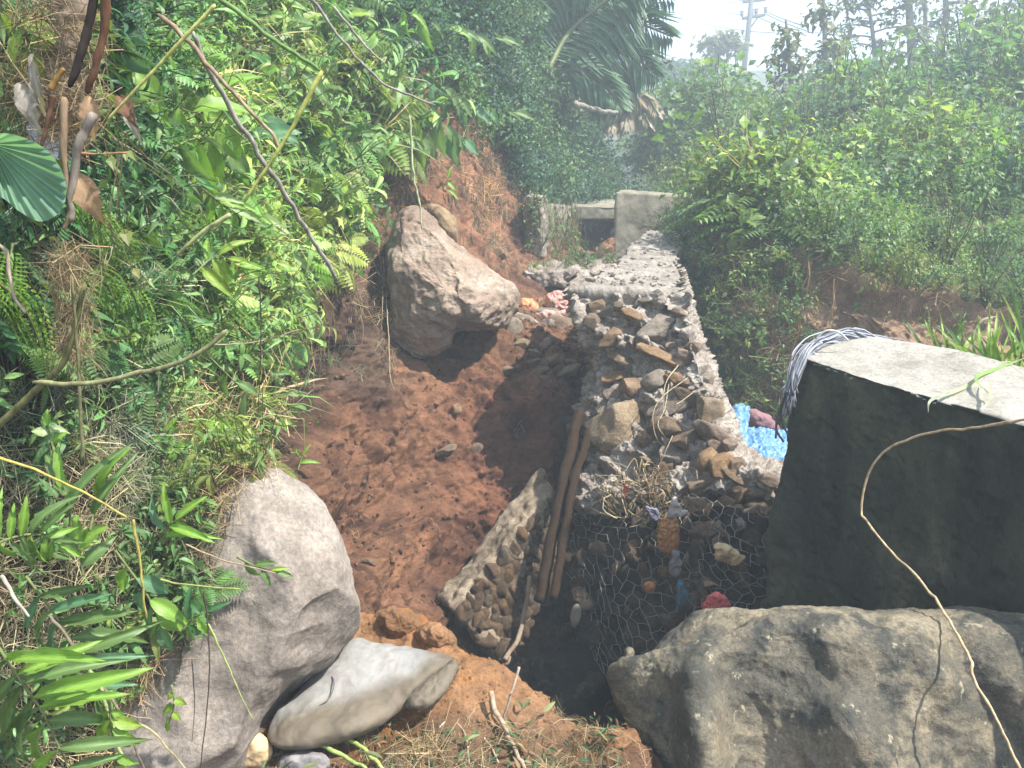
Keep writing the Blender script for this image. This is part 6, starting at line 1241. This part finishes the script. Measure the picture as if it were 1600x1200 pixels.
OLV = np.array([.13, .14, .05]); BLG = np.array([.06, .13, .07])
rs = np.random.default_rng(77)
def limbs(n, t0, t1, ax, ay, leaves, R, seed):
    leaves = int(leaves * .5); r2 = np.random.default_rng(seed); return [(r2.uniform(t0, t1), r2.uniform(-ax, ax), r2.uniform(ay * .2, ay), leaves, R) for _ in range(n)]
tree('slender leafy tree just right of the power pole', (1238, 200), 18, [(1236, 130), (1232, 80), (1228, 30)], .07, limbs(16, .3, .98, 34, 18, 46, 8, 1), 0, .22, OLV, 401)
tree('tall slender tree second from the power pole', (1292, 190), 20, [(1290, 110), (1288, 40), (1285, -30)], .08, limbs(22, .2, .98, 32, 16, 50, 8, 2), 0, .24, OLV, 402)
tree('layered tree with flat horizontal branches left of the tall trunks', (1372, 180), 24, [(1368, 100), (1362, 40), (1350, -30)], .09, limbs(22, .25, .95, 60, 6, 60, 9, 3), 0, .24, OLV, 403, flat=.25)
tree('tallest straight trunk with crown above the frame', (1428, 180), 24, [(1426, 100), (1421, 20), (1418, -60)], .17, limbs(14, .3, .8, 48, 5, 40, 10, 4) + limbs(8, .8, 1, 60, 20, 60, 14, 5), 0, .25, OLV, 404, flat=.3)
tree('slim trunk just right of the tallest one', (1441, 170), 25, [(1442, 100), (1446, 20), (1440, -60)], .10, limbs(12, .4, 1, 26, 10, 40, 8, 6), 0, .22, OLV, 405)
tree('bending pale trunk, right of the pair of trunks', (1464, 130), 25, [(1470, 60), (1478, 20), (1472, -60)], .15, limbs(8, .5, 1, 40, 14, 40, 10, 7), 0, .25, OLV, 406)
tree('thin sapling with tufted leaf whorls on the ridge', (1504, 75), 22, [(1508, 40), (1510, 10), (1512, -30)], .04, [(.4, 8, 2, 26, 5), (.4, -8, 2, 26, 5), (.65, 9, 2, 26, 5), (.65, -9, 2, 26, 5), (.9, 8, 3, 26, 5), (.9, -8, 3, 26, 5)], 0, .2, OLV, 407)
tree('slanting tree at the top right with clumped leaves', (1520, 70), 22, [(1545, 40), (1560, 20), (1590, -10)], .06, [(.3, -20, 8, 50, 9), (.5, -25, 8, 60, 9), (.6, 20, 4, 60, 9), (.8, -18, 12, 60, 9), (.95, 10, 8, 60, 9)], 0, .25, OLV, 408)
tree('windswept tree left of the power pole', (1115, 135), 36, [(1112, 105), (1118, 75), (1130, 50)], .14, limbs(16, .3, 1, 34, 14, 44, 8, 9) + [(.7, 30, -4, 60, 8), (.9, 20, 10, 60, 8)], 0, .42, OLV, 409)
tree('dark rounded tree between the palm and the power pole', (1062, 140), 40, [(1062, 120), (1062, 108), (1062, 100)], .2, limbs(18, .3, 1, 40, 10, 80, 9, 10), 0, .45, BLG * .8, 410)
tree('low dark tree right behind the palm tips', (1035, 125), 38, [(1036, 112), (1036, 104), (1036, 98)], .2, limbs(10, .3, 1, 26, 8, 70, 8, 11), 0, .42, BLG, 411)
tree('rounded bluish tree below the layered tree', (1332, 190), 17, [(1330, 150), (1330, 120), (1330, 100)], .12, limbs(22, .35, 1, 46, 10, 80, 9, 12), 0, .24, BLG * 1.2, 412)
tree('bluish bushy tree on the ridge at far right', (1575, 90), 19, [(1575, 70), (1575, 55), (1578, 45)], .1, limbs(14, .3, 1, 34, 8, 70, 8, 13), 0, .24, BLG * 1.3, 413)
# shrubs and tall weeds that stand out of the hillside
hx, hy = proj(HG)
def on_hill(a, b): d2 = (hx - a) ** 2 + (hy - b) ** 2; return HG[np.unravel_index(np.argmin(d2), d2.shape)]
def part_mesh(name, arr, mat): V, F4, F3, T = arr; return make_mesh(name, V, [F4, F3], mat, T, False)
SHM = [part_mesh('foliage', bush(500 + k, 420, .5, .085, .42, [G2 * 1.1, G1, G4 * .9, G3 * 1.3, G2][k % 5]), M_LEAF) for k in range(6)] + [part_mesh('foliage', weed(520 + k, 150, 1.0, .11, .26, [G2 * 1.1, G4 * .9, G1][k % 3], 9), M_LEAF) for k in range(5)]
SPOTS = [(1105, 205), (1150, 180), (1060, 250), (1180, 250), (1250, 255), (1300, 230), (1345, 270), (1400, 230), (1455, 215), (1500, 260), (1560, 220), (1590, 270), (1540, 330), (1480, 340), (1430, 300), (1370, 340), (1310, 330), (1250, 330), (1190, 330), (1130, 300), (1070, 300), (1160, 375), (1230, 385), (1290, 390), (1350, 415), (1420, 400), (1480, 420), (1550, 410), (1590, 380), (1600, 470), (1540, 470), (1400, 440), (1440, 180), (1520, 170), (1590, 150), (1380, 190), (1220, 200), (1040, 200), (1010, 240), (1120, 240)]
SPOTS = [q for q in SPOTS if not (q[1] < 212 and q[0] < 1540)]
SL = band_labels(SPOTS, [215, 265, 320, 360], ['skyline row', 'second row down', 'middle row', 'fourth row down', 'lowest row above the cut'], lambda k, o, r: f"{'upright leafy weed clump' if (k * 5) % 11 > 5 else 'rounded green shrub'} on the hillside, {o} from left, {r}")
for k, (a, b) in enumerate(SPOTS):
    if b < 212 and a < 1540: continue
    p = on_hill(a, b + 12); s = min(p[1], 17) / 13 * (.9 + .5 * ((k * 37) % 10) / 10); 
    root = thing('shrub', 'leafy green shrub rising out of the dense hillside growth', 'shrub', tuple(p), 'shrubs standing out of the hillside growth'); root['label'] = SL[k]
    root.scale = (s, s, s * (1.0 + .35 * ((k * 13) % 7) / 7)); root.rotation_euler = (0, 0, k * 1.7); link('foliage', SHM[(k * 5) % 11], root)
# ------------------------------------------------------------ power pole and lines
Yp = 42.0
pole = thing('utility_pole', 'leaning utility pole with two crossarms against the sky', 'utility pole', Q(1157, 150, Yp)); M_CP = plain_mat('pole_concrete', (.16, .155, .16), .8)
V, a, b = tube([Q(1156, 165, Yp), Q(1168, 60, Yp), Q(1180, -60, Yp)], [.15, .13, .10], 12); o = link('pole', make_mesh('pole', V, [a, b], M_CP)); unparent_fix(o, pole)
for (x1, y1, x2, y2) in ((1159, 29, 1196, 23), (1160, 3, 1197, -1), (1163, -24, 1199, -28)):
    A1, A2 = np.array(Q(x1, y1, Yp)), np.array(Q(x2, y2, Yp)); e = np.array([0, .06, 0]); z = np.array([0, 0, .08])
    o = hexblock('crossarm', [A1 - e - z, A2 - e - z, A1 + e - z, A2 + e - z, A1 - e + z, A2 - e + z, A1 + e + z, A2 + e + z], (6, 4, 4), M_CP, [], (.1, .3, .3)); unparent_fix(o, pole)
    for t in (0, .42, .6, 1):
        p = A1 * (1 - t) + A2 * t; V, a, b = tube([p + z, p + z + np.array([0, 0, .12]), p + np.array([0, 0, .22]), p + np.array([0, 0, .34])], [.05, .10, .07, .12], 8); o = link('insulator', make_mesh('insulator', V, [a, b], M_CP)); unparent_fix(o, pole)
V, a, b = tube([Q(1173, 43, Yp), Q(1184, 27, Yp)], [.04, .04], 6); o = link('brace', make_mesh('brace', V, [a, b], M_CP)); unparent_fix(o, pole)
M_LINE = plain_mat('cable', (.08, .08, .09), .6)
for k, (pts, Y, lab) in enumerate((([(1160, 24), (1140, 20), (1117, 13)], (42, 55, 80), 'power line going left from the lower crossarm'), ([(1160, 0), (1140, 5), (1117, 13)], (42, 55, 80), 'power line going left from the upper crossarm'), ([(1196, 18), (1225, 30), (1260, 42)], (42, 38, 34), 'power line dropping right from the lower crossarm'), ([(1196, 22), (1230, 37), (1270, 52)], (42, 38, 34), 'second power line dropping right'), ([(1185, 27), (1220, 42), (1260, 56)], (42, 38, 34), 'lowest power line dropping right'), ([(1040, 22), (1100, 38), (1168, 49)], (80, 60, 42), 'long thin line reaching the pole from the palm'), ([(1196, -4), (1215, -12), (1235, -22)], (42, 40, 38), 'power line rising right from the upper crossarm'), ([(1168, 49), (1230, 52), (1300, 50)], (42, 44, 46), 'faint line running right of the pole'))):
    W3 = spline([Q(a, b, y) for (a, b), y in zip(pts, Y)], 16); V, a, b = tube(W3, .022, 4); tag(link('power_line', make_mesh('power_line', V, [a, b], M_LINE)), lab, 'power line')
# ------------------------------------------------------------ haze
bm = bmesh.new(); bmesh.ops.create_cube(bm, size=1.0)
for v in bm.verts: v.co = Vector((v.co.x * 620, v.co.y * 560 + 225, (v.co.z + .5) * 18.5 - 4))
me = bpy.data.meshes.new('haze'); bm.to_mesh(me); bm.free(); hz = link('haze', me); tag(hz, kind='stuff')
m = bpy.data.materials.new('haze'); m.use_nodes = True; nt = m.node_tree; nt.nodes.clear(); o_ = nt.nodes.new('ShaderNodeOutputMaterial'); pv = nt.nodes.new('ShaderNodeVolumePrincipled')
pv.inputs['Color'].default_value = (.80, .92, 1, 1); pv.inputs['Density'].default_value = .0125; pv.inputs['Anisotropy'].default_value = 0.0; nt.links.new(pv.outputs[0], o_.inputs['Volume']); me.materials.append(m)
